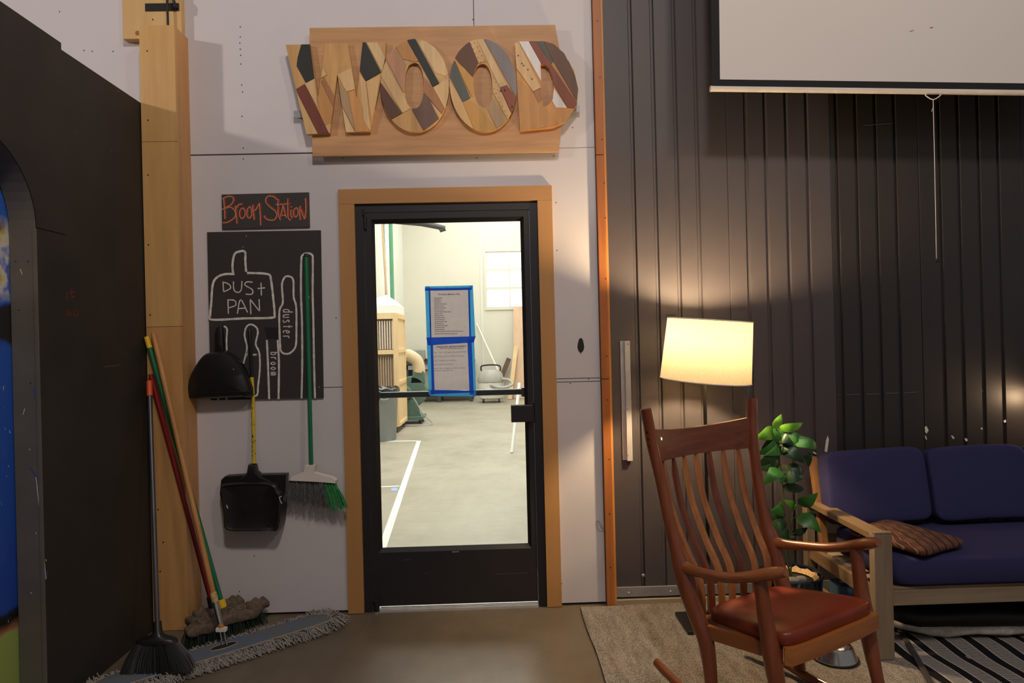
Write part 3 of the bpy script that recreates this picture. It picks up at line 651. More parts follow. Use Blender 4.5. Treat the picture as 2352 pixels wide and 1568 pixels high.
# ================================================================== WOODEN COLUMN AND BRACKET
col = thing('wood_column', (-1.68, -0.08, 0), 'pale plywood boxed column beside the black partition', 'column')
cx0, cx1, cyf = -1.768, -1.592, -0.157
zj1, zj2 = onY(370, 325, cyf).z, onY(375, 750, cyf).z; ztop = 3.062
for a, b, mt in ((0.002, zj2-0.001, 'birch_low'), (zj2+0.001, zj1-0.001, 'birch'), (zj1+0.001, ztop, 'birch')):
    obj('front_board', G().box((cx0, cyf, a), (cx1, cyf+0.018, b)), mt, col)
obj('side_board', G().box((cx1-0.018, cyf+0.0185, 0.002), (cx1-0.001, -0.0005, ztop)), 'birch_low', col)
obj('side_board', G().box((cx0, cyf+0.0185, 0.002), (cx0+0.018, -0.0005, ztop)), 'birch_low', col)
g = G()
for p in ((338, 117), (340, 276), (340, 402), (341, 562), (345, 723), (363, 1170), (368, 1312), (375, 1245)):
    c = onY(*p, cyf); g.lathe((c.x, cyf-0.0003, c.z), [(0, 0.0006), (0.004, 0.0004), (0.004, 0)], 8, Matrix.Rotation(math.radians(90), 3, 'X'))
stuff(obj('nail_holes', g, 'chair_plug', col))

br = thing('wall_bracket', (-1.75, -0.03, 3.0), 'pine block with black metal hanger plate above the column', 'bracket')
yb_ = -0.045
a = onY(280, 0, yb_); b = onY(415, 92, yb_); lo = onY(287, 90, yb_)
obj('mounting_block', G().box((a.x, yb_, lo.z), (onY(416, 40, yb_).x, -0.001, 3.5), 0.004), 'pine_block', br)
p0, p1 = onY(334, 9, yb_), onY(414, 25, yb_)
obj('hanger_plate', G().box((p0.x, yb_-0.006, p1.z), (p1.x-0.004, yb_-0.0005, p0.z), 0.001), 'black_plastic', br)
c = onY(402, 14, yb_-0.02); obj('hook_bolt', G().sbox((c.x, yb_-0.018, c.z), (0.012, 0.012, 0.012), 1.0, 14, 8), 'black_rubber', br, 'all')
obj('hook_arm', G().tube(spline([(c.x, yb_-0.02, c.z), (c.x-0.005, yb_-0.03, c.z+0.03), (c.x-0.03, yb_-0.03, c.z+0.06), (c.x-0.05, yb_-0.03, c.z+0.1)], 4), 0.008, 8), 'black_plastic', br, True)
c = onY(316, 76, yb_); obj('plug_hole', G().lathe((c.x, yb_-0.0004, c.z), [(0, 0.0006), (0.0125, 0.0004), (0.0125, 0)], 16, Matrix.Rotation(math.radians(90), 3, 'X')), 'end_grain', br)
c = onY(351, 45, yb_); obj('plug_hole', G().lathe((c.x, yb_-0.0004, c.z), [(0, 0.0006), (0.004, 0.0004), (0.004, 0)], 10, Matrix.Rotation(math.radians(90), 3, 'X')), 'chair_plug', br)
c = onY(382, 58, -0.09); tag(obj('hanging_rod', G().tube([(c.x, -0.07, ztop-0.03), (c.x-0.006, -0.07, 3.7)], 0.006, 8), 'black_rubber', None, True), 'thin dark rod rising out of the column top', 'rod')

# ================================================================== WOOD SIGN
sg = thing('wood_sign', (-0.3, -0.03, 2.41), 'large sign reading WOOD in patchwork timber letters', 'sign')
YB0, YB1 = -0.034, -0.052          # back board
bp = [onY(*p, YB1) for p in ((711, 64), (1275, 57), (1299, 190), (1283, 348), (718, 359))]
obj('back_board', G().prism(bp, (0, YB0-YB1, 0)), 'sw_board', sg)
for p, q in (((675, 255), (722, 270)), ((1290, 243), (1332, 257))):
    a, b = onY(*p, -0.03), onY(*q, -0.03); obj('metal_bracket', G().box((a.x, -0.034, b.z), (b.x, -0.028, a.z)), 'alu_matte', sg)
    for s in (0.02, 0.045): obj('bracket_post', G().box((a.x+s-0.006, -0.03, b.z+0.008), (a.x+s+0.006, -0.0005, b.z+0.02)), 'alu_matte', sg)
YL0, YL1 = -0.0525, -0.074
def zp(p, y=YL1): return onY(640+p[0]/3.2667, 40+p[1]/3.2667, y)
def ell(cx_, cy_, rx, ry, n=40, e=1.0, lean=0.0):
    sp = lambda x: math.copysign(abs(x)**e, x)
    return [(cx_+rx*sp(math.cos(2*math.pi*k/n))+lean*sp(math.sin(2*math.pi*k/n)), cy_+ry*sp(math.sin(2*math.pi*k/n))) for k in range(n)]
W = [(52, 205), (237, 202), (297, 605), (350, 195), (520, 195), (585, 605), (632, 188), (806, 188), (800, 300), (688, 858), (505, 862), (440, 420), (385, 870), (210, 877)]
Dp = [(1770, 195), (1800, 182), (1985, 180), (2060, 200), (2140, 270), (2215, 400), (2247, 540), (2235, 660), (2145, 785), (2060, 825), (1910, 840), (1812, 848), (1790, 540), (1785, 400)]
Dh = [(1965, 350), (2000, 356), (2030, 385), (2055, 450), (2065, 540), (2055, 620), (2020, 660), (1985, 672), (1978, 600), (1968, 450)]
LET = [('letter_w', W, None, 'tan', [
        ('black', [(170, 203), (237, 202), (270, 460), (205, 495), (135, 365), (142, 300)]), ('red', [(130, 540), (195, 500), (378, 866), (300, 880)]),
        ('pale', [(197, 500), (270, 462), (298, 690)]), ('tan2', [(128, 545), (298, 880), (208, 880)]), ('orange', [(296, 605), (318, 482), (412, 684), (390, 800), (350, 812), (292, 690)]),
        ('brown', [(318, 478), (345, 452), (430, 610), (412, 680)]), ('cream', [(350, 812), (392, 795), (385, 872), (376, 866)]), ('cream', [(318, 460), (335, 380), (362, 432)]), ('pale', [(440, 432), (545, 378), (578, 540), (510, 560)]),
        ('black', [(630, 188), (655, 188), (770, 412), (655, 480), (608, 402)]), ('cream', [(660, 188), (742, 188), (806, 310), (775, 408)]),
        ('pale', [(607, 422), (655, 482), (690, 858), (640, 780)]), ('tan2', [(657, 482), (766, 430), (735, 620), (700, 780)]), ('orange', [(520, 562), (577, 545), (684, 858), (578, 860)]), ('greyt', [(452, 500), (520, 565), (576, 858), (470, 650)]), ('cream', [(470, 655), (573, 862), (505, 864)])]),
       ('letter_o', ell(1022, 513, 257, 349), ell(1017, 512, 72, 173, 32, 0.85), 'tan2', [
        ('black', [(965, 172), (1025, 160), (1207, 495), (1157, 522)]), ('cream', [(1050, 195), (1085, 165), (1200, 200), (1300, 400), (1250, 442), (1175, 415)]),
        ('orange', [(880, 222), (955, 170), (1062, 345), (1020, 335), (950, 350)]), ('pink', [(800, 300), (880, 225), (952, 350), (945, 560), (935, 560)]),
        ('pale', [(768, 440), (800, 332), (992, 685), (930, 718)]), ('dark', [(740, 450), (928, 718), (840, 770), (740, 620)]), ('tan', [(840, 770), (998, 690), (1090, 855), (1000, 880), (880, 850)]),
        ('purple', [(1000, 692), (1085, 565), (1118, 590), (1205, 762), (1087, 850)]), ('brown', [(1084, 440), (1155, 524), (1248, 690), (1207, 762), (1110, 590), (1084, 560)]),
        ('pale', [(1157, 524), (1210, 495), (1300, 440), (1300, 560), (1248, 690)])]),
       ('letter_o', ell(1535, 511, 252, 348, lean=14), ell(1534, 512, 70, 165, 32, 0.85, lean=8), 'tan', [
        ('dark', [(1310, 290), (1430, 180), (1502, 330), (1455, 455), (1388, 380)]), ('tan2', [(1430, 180), (1488, 165), (1562, 330), (1500, 345)]), ('cream', [(1488, 168), (1532, 155), (1712, 508), (1660, 528)]),
        ('grey', [(1532, 150), (1640, 165), (1780, 330), (1800, 520), (1790, 618)]), ('olive', [(1318, 320), (1390, 380), (1472, 470), (1452, 600), (1400, 500)]), ('slate', [(1270, 420), (1318, 325), (1440, 605), (1380, 635)]),
        ('tan2', [(1270, 450), (1380, 637), (1465, 840), (1370, 800), (1270, 600)]), ('olive', [(1382, 640), (1458, 605), (1500, 660), (1560, 690), (1640, 838), (1530, 875), (1467, 840)]),
        ('tan2', [(1592, 420), (1660, 532), (1744, 722), (1720, 770), (1605, 560)]), ('redbrown', [(1662, 530), (1712, 508), (1795, 615), (1748, 722)]), ('greyt', [(1568, 692), (1602, 600), (1720, 772), (1640, 838)])]),
       ('letter_d', Dp, Dh, 'orange', [
        ('pale', [(1765, 195), (1800, 190), (1968, 528), (1910, 560), (1785, 385)]), ('white', [(1800, 180), (1876, 180), (1968, 345), (1970, 482)]), ('redbrown', [(1878, 180), (1930, 180), (2240, 645), (2228, 682), (2165, 676), (1968, 345)]),
        ('slate', [(1928, 178), (1985, 178), (2062, 332), (2048, 350)]), ('walnut', [(1987, 178), (2060, 195), (2140, 262), (2238, 480), (2250, 540), (2238, 634), (2062, 332)]), ('tan', [(2143, 262), (2215, 395), (2245, 470), (2240, 485)]),
        ('white', [(2058, 520), (2165, 680), (2230, 682), (2205, 730), (2145, 790), (2050, 625)]), ('brown', [(1912, 560), (1968, 530), (1978, 612), (1950, 646)]), ('grain', [(1800, 480), (1910, 562), (2100, 800), (1900, 845), (1812, 850)])])]
def face_bm(outl, hole):
    bm = bmesh.new()
    def loop(pts):
        vs = [bm.verts.new(zp(p)) for p in pts]; return [bm.edges.new((vs[i], vs[(i+1) % len(vs)])) for i in range(len(vs))]
    e = loop(outl)
    if hole: e += loop(hole)
    bmesh.ops.triangle_fill(bm, use_beauty=True, edges=e, normal=(0, -1, 0)); return bm
def extruded(bm, y0, y1):
    for v in bm.verts: v.co.y = y1
    r = bmesh.ops.extrude_face_region(bm, geom=bm.faces[:])
    for v in r['geom']:
        if isinstance(v, bmesh.types.BMVert): v.co.y = y0
    return G().bm(bm)
for li, (nm, outl, hole, bc, pcs) in enumerate(LET):
    let = obj(nm, extruded(face_bm(outl, hole), YL0, YL1), SW[bc], sg)
    for pi, (pcn, poly) in enumerate(pcs):
        bm = face_bm(outl, hole); pts = [zp(p) for p in poly]; n = len(pts); cen = sum(pts, Vector())/n
        for i in range(n):
            a, b = pts[i], pts[(i+1) % n]; d = b-a
            if d.length < 1e-6: continue
            nn = Vector((d.z, 0, -d.x))
            if nn.dot(cen-a) > 0: nn = -nn
            bmesh.ops.bisect_plane(bm, geom=bm.verts[:]+bm.edges[:]+bm.faces[:], plane_co=a-nn.normalized()*0.0007, plane_no=nn, clear_outer=True)
        if not bm.faces: bm.free(); continue
        obj('wood_strip', extruded(bm, YL1+0.0001, YL1-0.0025-0.0045*((pi*7+li*3) % 5)/5), SW[pcn], let)
    if li == 2:
        g = G()
        for p in ((1445, 200), (1470, 190), (1492, 220), (1460, 235), (1478, 270), (1508, 252), (1495, 300), (1525, 285), (1545, 318), (1515, 335), (1610, 455), (1628, 485), (1615, 535), (1645, 540), (1632, 568), (1650, 600), (1662, 632), (1680, 665), (1697, 700), (1715, 735)):
            c = zp(p, YL1-0.008); g.lathe((c.x, c.y, c.z), [(0, 0.0012), (0.0018, 0.0008), (0.0018, 0)], 6, Matrix.Rotation(math.radians(90), 3, 'X'))
        stuff(obj('drill_holes', g, 'black_rubber', let))
        g = G()
        for p in ((1697, 545), (1752, 670), (1665, 550)):
            c = zp(p, YL1-0.008); g.lathe((c.x, c.y, c.z), [(0, 0.0012), (0.004, 0.0008), (0.004, 0)], 8, Matrix.Rotation(math.radians(90), 3, 'X'))
        stuff(obj('nail_holes', g, 'black_rubber', let))
    if li == 3:
        g = G()
        for p in ((1797, 285), (1825, 345), (1838, 360), (1870, 390), (1900, 460)):
            c = zp(p, YL1-0.008); g.lathe((c.x, c.y, c.z), [(0, 0.0012), (0.004, 0.0008), (0.004, 0)], 8, Matrix.Rotation(math.radians(90), 3, 'X'))
        stuff(obj('nail_holes', g, 'ply_dark', let))

# ================================================================== BROOM STATION SIGN AND TOOL BOARD
bs = thing('broom_station_sign', (-1.3, -0.01, 2.03), 'small dark plaque hand lettered Broom Station in red', 'sign')
bsp = [onY(*p, -0.012) for p in ((509, 446.5), (709, 441.5), (711, 521), (510, 525.5))]
plq = obj('plaque', G().prism(bsp, (0, 0.0115, 0)), 'chalkboard', bs)
STR = [[(160, 270), (185, 520), (190, 770)], [(130, 275), (260, 220), (375, 230), (405, 310), (340, 420), (195, 490)], [(110, 530), (185, 520), (320, 480), (430, 560), (455, 680), (390, 770), (260, 850), (140, 865)],
       [(450, 440), (470, 640), (490, 890)], [(478, 500), (540, 412), (620, 415)], [(570, 540), (548, 650), (600, 760), (670, 710), (690, 590), (640, 505), (570, 540)],
       [(745, 530), (735, 680), (785, 750), (845, 680), (842, 540), (800, 465), (745, 530)], [(875, 420), (890, 600), (912, 790)], [(895, 570), (950, 540), (1000, 450), (1045, 380)], [(1045, 380), (1058, 640), (1068, 930)],
       [(1475, 300), (1390, 225), (1260, 210), (1190, 290), (1220, 390), (1330, 500), (1440, 590), (1465, 700), (1400, 790), (1290, 800), (1200, 760), (1150, 690)],
       [(1500, 280), (1505, 640), (1560, 800)], [(1440, 412), (1600, 410), (1790, 392)], [(1555, 725), (1620, 435)], [(1625, 435), (1660, 600), (1705, 745)], [(1590, 682), (1700, 682)],
       [(1735, 270), (1738, 600), (1755, 760), (1815, 800)], [(1815, 540), (1815, 680), (1855, 750)], [(1820, 455), (1826, 490)], [(1945, 490), (1880, 560), (1890, 680), (1940, 720), (1990, 640), (1975, 520), (1945, 490)],
       [(2040, 450), (2032, 620), (2040, 795)], [(2065, 535), (2110, 680), (2150, 775)], [(2168, 260), (2182, 500), (2160, 770)]]
def bz(p): return onY(500+p[0]/10.69, 430+p[1]/10.69, -0.012)
g = G(); g2 = G()
for st in STR:
    s3 = spline([bz(p) for p in st], 6); g.ribbon(s3, 0.0098, (0, -1, 0), 0.0006); g2.ribbon([p+Vector((-0.004, 0, -0.0022)) for p in s3], 0.0028, (0, -1, 0), 0.0011)
obj('red_lettering', g, 'sign_red', plq); obj('cream_edging', g2, 'sign_cream', plq)

tb = thing('tool_board', (-1.3, -0.01, 1.1), 'black tool outline board painted with dust pan and duster shapes', 'tool board')
YT = -0.013
tbp = [onY(*p, YT) for p in ((475.5, 533), (736, 528.5), (742.5, 913), (484, 919))]
tbo = obj('board', G().prism(tbp, (0, 0.0125, 0)), 'toolboard', tb)
def tz(p): return onY(420+p[0]/3.135, 420+p[1]/3.135, YT)
def strokes(name, sts, w, n=5, sm=True):
    g = G()
    for st in sts:
        q = [tz(p) for p in st]; g.ribbon(spline(q, n) if sm else q, w, (0, -1, 0))
    return obj(name, g, 'chalk', tbo)
strokes('dust_pan_outline', [[(372, 656), (300, 657), (243, 682), (215, 735), (205, 860), (198, 945), (212, 984), (440, 975), (640, 970), (660, 945), (652, 840), (635, 700), (610, 656), (462, 648)], [(362, 655), (358, 585), (372, 515), (402, 495), (447, 495), (450, 560), (456, 640)]], 0.0115)
strokes('dust_pan_lettering', [[(290, 712), (293, 782)], [(285, 712), (330, 728), (343, 758), (293, 784)], [(365, 708), (368, 768), (395, 788), (420, 770), (426, 706)], [(502, 715), (462, 712), (448, 735), (500, 768), (497, 800), (452, 800)], [(563, 718), (566, 810)], [(538, 760), (592, 755)],
                               [(325, 842), (328, 942)], [(320, 842), (372, 846), (380, 880), (328, 900)], [(393, 942), (416, 840), (466, 932)], [(402, 905), (452, 900)], [(490, 946), (485, 838)], [(485, 838), (553, 924)], [(553, 924), (549, 836)]], 0.006)
strokes('duster_outline', [[(735, 675), (765, 672), (795, 700), (798, 820), (816, 890), (818, 1050), (815, 1160), (795, 1205), (755, 1230), (710, 1215), (700, 1150), (695, 930), (720, 860), (714, 730), (735, 675)]], 0.010)
strokes('broom_outline', [[(605, 1130), (613, 1300), (622, 1555)], [(683, 1130), (692, 1300), (689, 1555)], [(855, 1550), (860, 1300), (858, 1000), (851, 800), (853, 560), (865, 518), (900, 506), (930, 518), (936, 560), (935, 800), (940, 1000), (945, 1300), (952, 1550)]], 0.0105)
strokes('brush_outline', [[(436, 1300), (462, 1190), (445, 1100), (456, 1040), (490, 1018), (530, 1040), (540, 1080), (525, 1160), (550, 1220), (555, 1330), (542, 1460), (530, 1530), (450, 1537)], [(460, 1215), (458, 1245)], [(505, 1236), (532, 1236)], [(296, 1030), (318, 1052), (315, 1120), (316, 1205)], [(255, 1545), (256, 1562)], [(315, 1545), (316, 1562)]], 0.009)
GL = {'d': [[(0.55, 1.0), (0.55, 0.0)], [(0.55, 0.5), (0.3, 0.62), (0.05, 0.35), (0.2, 0.02), (0.55, 0.12)]], 'u': [[(0.05, 0.6), (0.1, 0.1), (0.35, 0.0), (0.55, 0.15)], [(0.55, 0.6), (0.58, 0.0)]],
      's': [[(0.5, 0.55), (0.2, 0.6), (0.1, 0.45), (0.45, 0.25), (0.45, 0.05), (0.05, 0.02)]], 't': [[(0.3, 0.95), (0.3, 0.0)], [(0.05, 0.6), (0.55, 0.6)]],
      'e': [[(0.1, 0.32), (0.5, 0.36), (0.45, 0.58), (0.2, 0.6), (0.05, 0.3), (0.2, 0.02), (0.52, 0.08)]], 'r': [[(0.1, 0.6), (0.12, 0.0)], [(0.12, 0.42), (0.3, 0.6), (0.5, 0.55)]],
      'b': [[(0.1, 1.0), (0.1, 0.0)], [(0.1, 0.1), (0.4, 0.0), (0.56, 0.3), (0.4, 0.6), (0.1, 0.5)]], 'o': [[(0.3, 0.6), (0.05, 0.3), (0.3, 0.0), (0.55, 0.3), (0.3, 0.6)]],
      'm': [[(0.05, 0.6), (0.07, 0.0)], [(0.07, 0.45), (0.22, 0.6), (0.32, 0.45), (0.32, 0.0)], [(0.32, 0.45), (0.48, 0.6), (0.6, 0.45), (0.6, 0.0)]]}
def vtext(name, txt, x0, y0, adv, hgt):
    sts = []
    for i, ch in enumerate(txt):
        for st in GL[ch]: sts.append([(x0+v*hgt, y0+(i+u)*adv) for u, v in st])
    return strokes(name, sts, 0.005)
vtext('duster_lettering', 'duster', 722, 908, 38, 72); vtext('broom_lettering', 'broom', 633, 1216, 36, 60)
g = G().prism([tz(p)+Vector((0, -0.0007, 0)) for p in ((588, 1038), (685, 1042), (682, 1125), (605, 1120))], (0, 0.0005, 0)); obj('black_smear', g, 'black_rubber', tbo)
for p in ((457, 383), (432, 462), (982, 1470)):
    c = tz(p); obj('board_screw', G().lathe((c.x, YT-0.0002, c.z), [(0, 0.0016), (0.0025, 0.001), (0.0028, 0)], 8, Matrix.Rotation(math.radians(90), 3, 'X')), 'yellow_paint', tbo)

# ================================================================== HANGING TOOLS
def hz(p, y): return onY(420+p[0]/3.136, 740+p[1]/3.136, y)
# small dustpan
dp = thing('dustpan', hz((280, 540), -0.04), 'small glossy black dustpan hung from the tool board', 'dustpan')
y0 = -0.037
ol = spline([hz(p, y0) for p in ((205, 218), (270, 208), (330, 212), (400, 255), (455, 330), (498, 445), (508, 500), (492, 530), (300, 542), (92, 548), (62, 520), (55, 470), (80, 380), (130, 290), (170, 240))], 4, True)
obj('pan', G().puff(ol, [(1.0, (0, 0, 0)), (1.0, (0, -0.02, 0)), (0.975, (0, -0.05, 0)), (0.9, (0, -0.062, 0)), (0.6, (0, -0.070, 0)), (0.2, (0, -0.072, 0))], sum(ol, Vector())/len(ol)), 'black_plastic', dp, True)
hd = spline([hz(p, y0) for p in ((250, 225), (241, 110), (252, 45), (275, 24), (298, 42), (303, 120), (308, 225))], 4)
obj('handle', G().puff(hd, [(0.96, (0, 0, 0)), (1.0, (0, -0.014, 0)), (0.9, (0, -0.028, 0)), (0.5, (0, -0.033, 0))]), 'black_plastic', dp, True)
a, b = hz((60, 520), y0-0.062), hz((500, 498), y0-0.062); obj('front_lip', G().tube([a+Vector((0.012, 0, 0.006)), b], 0.005, 8), 'black_plastic', dp, True)
c = hz((365, 338), y0-0.0725); obj('paint_spot', G().lathe((c.x, c.y, c.z), [(0, 0.001), (0.003, 0.0006), (0.003, 0)], 8, Matrix.Rotation(math.radians(90), 3, 'X')), 'tape_blue', dp)

# long handled dustpan
ld = thing('long_handled_dustpan', hz((520, 1480), -0.02), 'black dustpan on a long chipped yellow handle', 'dustpan')
yp = -0.055
obj('grip', G().tube([hz((478, 50), -0.024), hz((480, 60), -0.024), hz((488, 200), -0.024), hz((497, 400), -0.024)], [0.006, 0.0085, 0.0085, 0.008], 12), 'black_plastic', ld, True)
obj('handle', G().tube([hz((497, 395), -0.024), hz((506, 560), -0.026), hz((513, 1015), yp)], 0.0098, 12), 'yellow_paint', ld, True)
g = G()
for k in range(26):
    t = random.random()**0.7; p = hz((498, 400), -0.025).lerp(hz((513, 1010), yp-0.001), t); a = random.uniform(-1.1, 1.1)
    g.box((p.x+0.0094*math.sin(a)-0.0012, p.y-0.0102*math.cos(a)-0.0004, p.z-random.uniform(0.001, 0.006)), (p.x+0.0094*math.sin(a)+0.0012, p.y-0.0098*math.cos(a)+0.001, p.z+0.002))
stuff(obj('paint_chips', g, 'black_rubber', ld))
sk = [hz(p, -0.03) for p in ((492, 1012), (538, 1012), (548, 1062), (600, 1108), (690, 1145), (712, 1210), (312, 1210), (322, 1150), (440, 1112), (482, 1068))]
obj('socket', G().puff(sk, [(0.96, (0, 0, 0)), (1.0, (0, -0.02, 0)), (0.95, (0, -0.046, 0)), (0.8, (0, -0.052, 0))]), 'black_plastic', ld, True)
bk = [hz(p, -0.012) for p in ((330, 1095), (480, 1086), (765, 1081), (752, 1240), (735, 1330), (312, 1330), (292, 1220), (302, 1120))]
obj('back_plate', G().puff(bk, [(1.0, (0, 0, 0)), (1.0, (0, -0.048, 0)), (0.97, (0, -0.054, 0))]), 'black_plastic', ld, True)
pn = spline([hz(p, -0.05) for p in ((305, 1180), (320, 1150), (420, 1138), (600, 1135), (690, 1150), (712, 1190), (738, 1250), (718, 1465), (640, 1480), (500, 1484), (345, 1474), (325, 1380))], 3, True)
obj('pan', G().puff(pn, [(1.0, (0, 0.03, 0)), (1.0, (0, -0.04, 0)), (0.98, (0, -0.062, 0)), (0.92, (0, -0.07, 0)), (0.86, (0, -0.064, 0)), (0.4, (0, -0.066, 0))]), 'black_plastic', ld, True)
g = G().ribbon([hz(p, -0.1205) for p in ((695, 1255), (700, 1280), (712, 1305))], 0.004, (0, -1, 0)).ribbon([hz(p, -0.1205) for p in ((712, 1250), (697, 1262))], 0.004, (0, -1, 0))
obj('paint_spot', g, 'chalk', ld)
obj('paint_spot', G().ribbon([hz(p, -0.121) for p in ((315, 1315), (324, 1340))], 0.005, (0, -1, 0)), 'chalk', ld)

# angle broom hanging
ab = thing('angle_broom', hz((960, 1330), -0.05), 'hanging broom with green handle, white head and grey-green bristles', 'broom')
t0 = onY(703, 586, -0.035); t1 = hz((925, 1022), -0.088)
obj('handle', G().tube([t0, t1], 0.0108, 14), 'green_paint', ab, True)
obj('handle_tip', G().tube([t0+Vector((0, 0, -0.01)), t0+Vector((-0.001, 0, 0.008))], [0.0118, 0.010], 14), 'black_rubber', ab, True)
c = onY(709, 682, -0.048); obj('paint_spot', G().sbox((c.x, c.y, c.z), (0.003, 0.0012, 0.007), 0.8, 8, 6), 'chalk', ab)
hd = [hz(p, -0.068) for p in ((893, 1022), (972, 1017), (956, 1072), (1010, 1088), (1085, 1106), (1118, 1126), (1113, 1150), (1000, 1140), (780, 1130), (790, 1106), (830, 1090), (884, 1068))]
obj('broom_head', G().puff(hd, [(0.98, (0, 0, 0)), (1.0, (0, -0.006, 0)), (1.0, (0, -0.032, 0)), (0.96, (0, -0.040, 0))]), 'white_plastic', ab, True)
def bristles(name, mat, n, a0, a1, b0, b1, parent, yr=(-0.098, -0.076), w=0.0011, curl=0.006):
    g = G()
    for k in range(n):
        t = random.random(); t2 = min(1.04, max(-0.04, t+random.gauss(0, 0.045)))
        p = a0.lerp(a1, t); q = b0.lerp(b1, t2); q = q+Vector((random.gauss(0, curl), random.gauss(0, 0.008), random.gauss(0, 0.009)))
        p.y = random.uniform(*yr); q.y = p.y+random.gauss(0, 0.008)
        mid = p.lerp(q, 0.55)+Vector((random.gauss(0, curl*0.5), 0, 0))
        g.tube([p, mid, q], [w, w, w*0.8], 4, caps=False)
    return stuff(obj(name, g, mat, parent))
bristles('grey_bristles', 'bristle_grey', 300, hz((782, 1128), -.05), hz((1035, 1142), -.05), hz((752, 1262), -.05), hz((1068, 1318), -.05), ab)
bristles('green_bristles', 'bristle_green', 150, hz((1030, 1142), -.05), hz((1114, 1148), -.05), hz((1075, 1328), -.05), hz((1198, 1318), -.05), ab)
# ================================================================== BROOMS AND MOP IN THE CORNER
# dust mop: wooden handle, blue pad with yarn fringe
mc = Vector((-1.30, -0.45, 0)); md = Vector((0.764, 0.645, 0)).normalized(); mn = Vector((-md.y, md.x, 0))
mop = thing('dust_mop', mc, 'wooden handled dust mop with wide blue pad and grey yarn fringe', 'mop')
def stad(hl, hw, z, n=10):
    out = []
    for k in range(n+1): a = -math.pi/2+math.pi*k/n; out.append(mc+md*(hl-hw+hw*math.cos(a))+mn*(hw*math.sin(a))+Vector((0, 0, z)))
    for k in range(n+1): a = math.pi/2+math.pi*k/n; out.append(mc+md*(-(hl-hw)+hw*math.cos(a))+mn*(hw*math.sin(a))+Vector((0, 0, z)))
    return out
core = stad(0.53, 0.066, 0.0)
pad = obj('mop_pad', G().puff(core, [(1.0, (0, 0, 0.012)), (1.0, (0, 0, 0.030)), (0.96, (0, 0, 0.036)), (0.6, (0, 0, 0.038))], mc), 'mop_blue', mop, True)
pp = stad(0.53, 0.068, 0.031); obj('piping', G().tube(pp+[pp[0]], 0.0032, 6), 'piping', pad, True)
slot = [mc+md*(0.062*math.cos(a)+0.0)+mn*(0.026*math.sin(a))+Vector((0, 0, 0.0395)) for a in [2*math.pi*k/24 for k in range(24)]]
obj('slot', G().prism(slot, (0, 0, 0.0008)), 'black_rubber', pad)
obj('slot_piping', G().tube(slot+[slot[0]], 0.0026, 6), 'piping', pad, True)
g = G(); per = spline(stad(0.53, 0.064, 0.02), 1); L_ = stad(0.53, 0.064, 0.022, 24)
seg = [(L_[i]-L_[i-1]).length for i in range(len(L_))]; tot = sum(seg)
for k in range(1500):
    t = random.random()*tot; i = 0
    while t > seg[i]: t -= seg[i]; i = (i+1) % len(seg)
    p = L_[i-1].lerp(L_[i], t/max(seg[i], 1e-6)); v = p-mc; al = v.dot(md); ac = v.dot(mn)
    out = mn*math.copysign(1, ac) if abs(al) < 0.466 else (v-md*math.copysign(0.466, al)).normalized()
    out = (out+md*random.gauss(0.18, 0.45)).normalized(); ln = random.uniform(0.045, 0.085)*(1.15 if ac < 0 else 0.9)
    z0 = random.uniform(0.010, 0.030); q1 = p+out*ln*0.5+Vector((0, 0, z0-0.012+random.uniform(0, 0.012))); q1.z = max(0.009, q1.z-0.010)
    q2 = p+out*ln+md*random.gauss(0, 0.012); q2.z = random.uniform(0.004, 0.012)
    for qq in (q1, q2): qq.x = max(qq.x, -1.755); qq.y = min(qq.y, -0.012)
    p = p.copy(); p.z = z0; g.tube([p, q1, q2], [0.0024, 0.0026, 0.0018], 4, caps=False)
stuff(obj('yarn_fringe', g, 'mop_yarn', mop))
hb = mc+Vector((0.0, 0.012, 0.05)); ht = Vector((-1.727, -0.173, 1.506)); hdv = (ht-hb).normalized()
obj('handle', G().tube([hb+hdv*0.20, hb.lerp(ht, 0.5), ht-hdv*0.02, ht], [0.0125, 0.0125, 0.0125, 0.009], 14), 'stick', mop, True)
obj('taped_joint', G().tube([hb+hdv*0.19, hb+hdv*0.21, hb+hdv*0.235], [0.0145, 0.0165, 0.0142], 12), 'burlap', mop, True)
obj('metal_ferrule', G().tube([hb+hdv*0.09, hb+hdv*0.19], 0.0135, 14), 'steel', mop, True)
obj('clip', G().box(tuple(hb+hdv*0.062-Vector((0.024, 0.012, 0.009))), tuple(hb+hdv*0.062+Vector((0.024, 0.012, 0.009))), 0.002), 'white_plastic', mop)
for s in (-1, 1): obj('yoke', G().tube([hb+Vector((s*0.010, 0, -0.012)), hb+hdv*0.06+Vector((s*0.009, 0, 0))], 0.0035, 8), 'steel', mop, True)
obj('yoke_neck', G().tube([hb+hdv*0.065, hb+hdv*0.095], [0.013, 0.0115], 10), 'stick', mop, True)

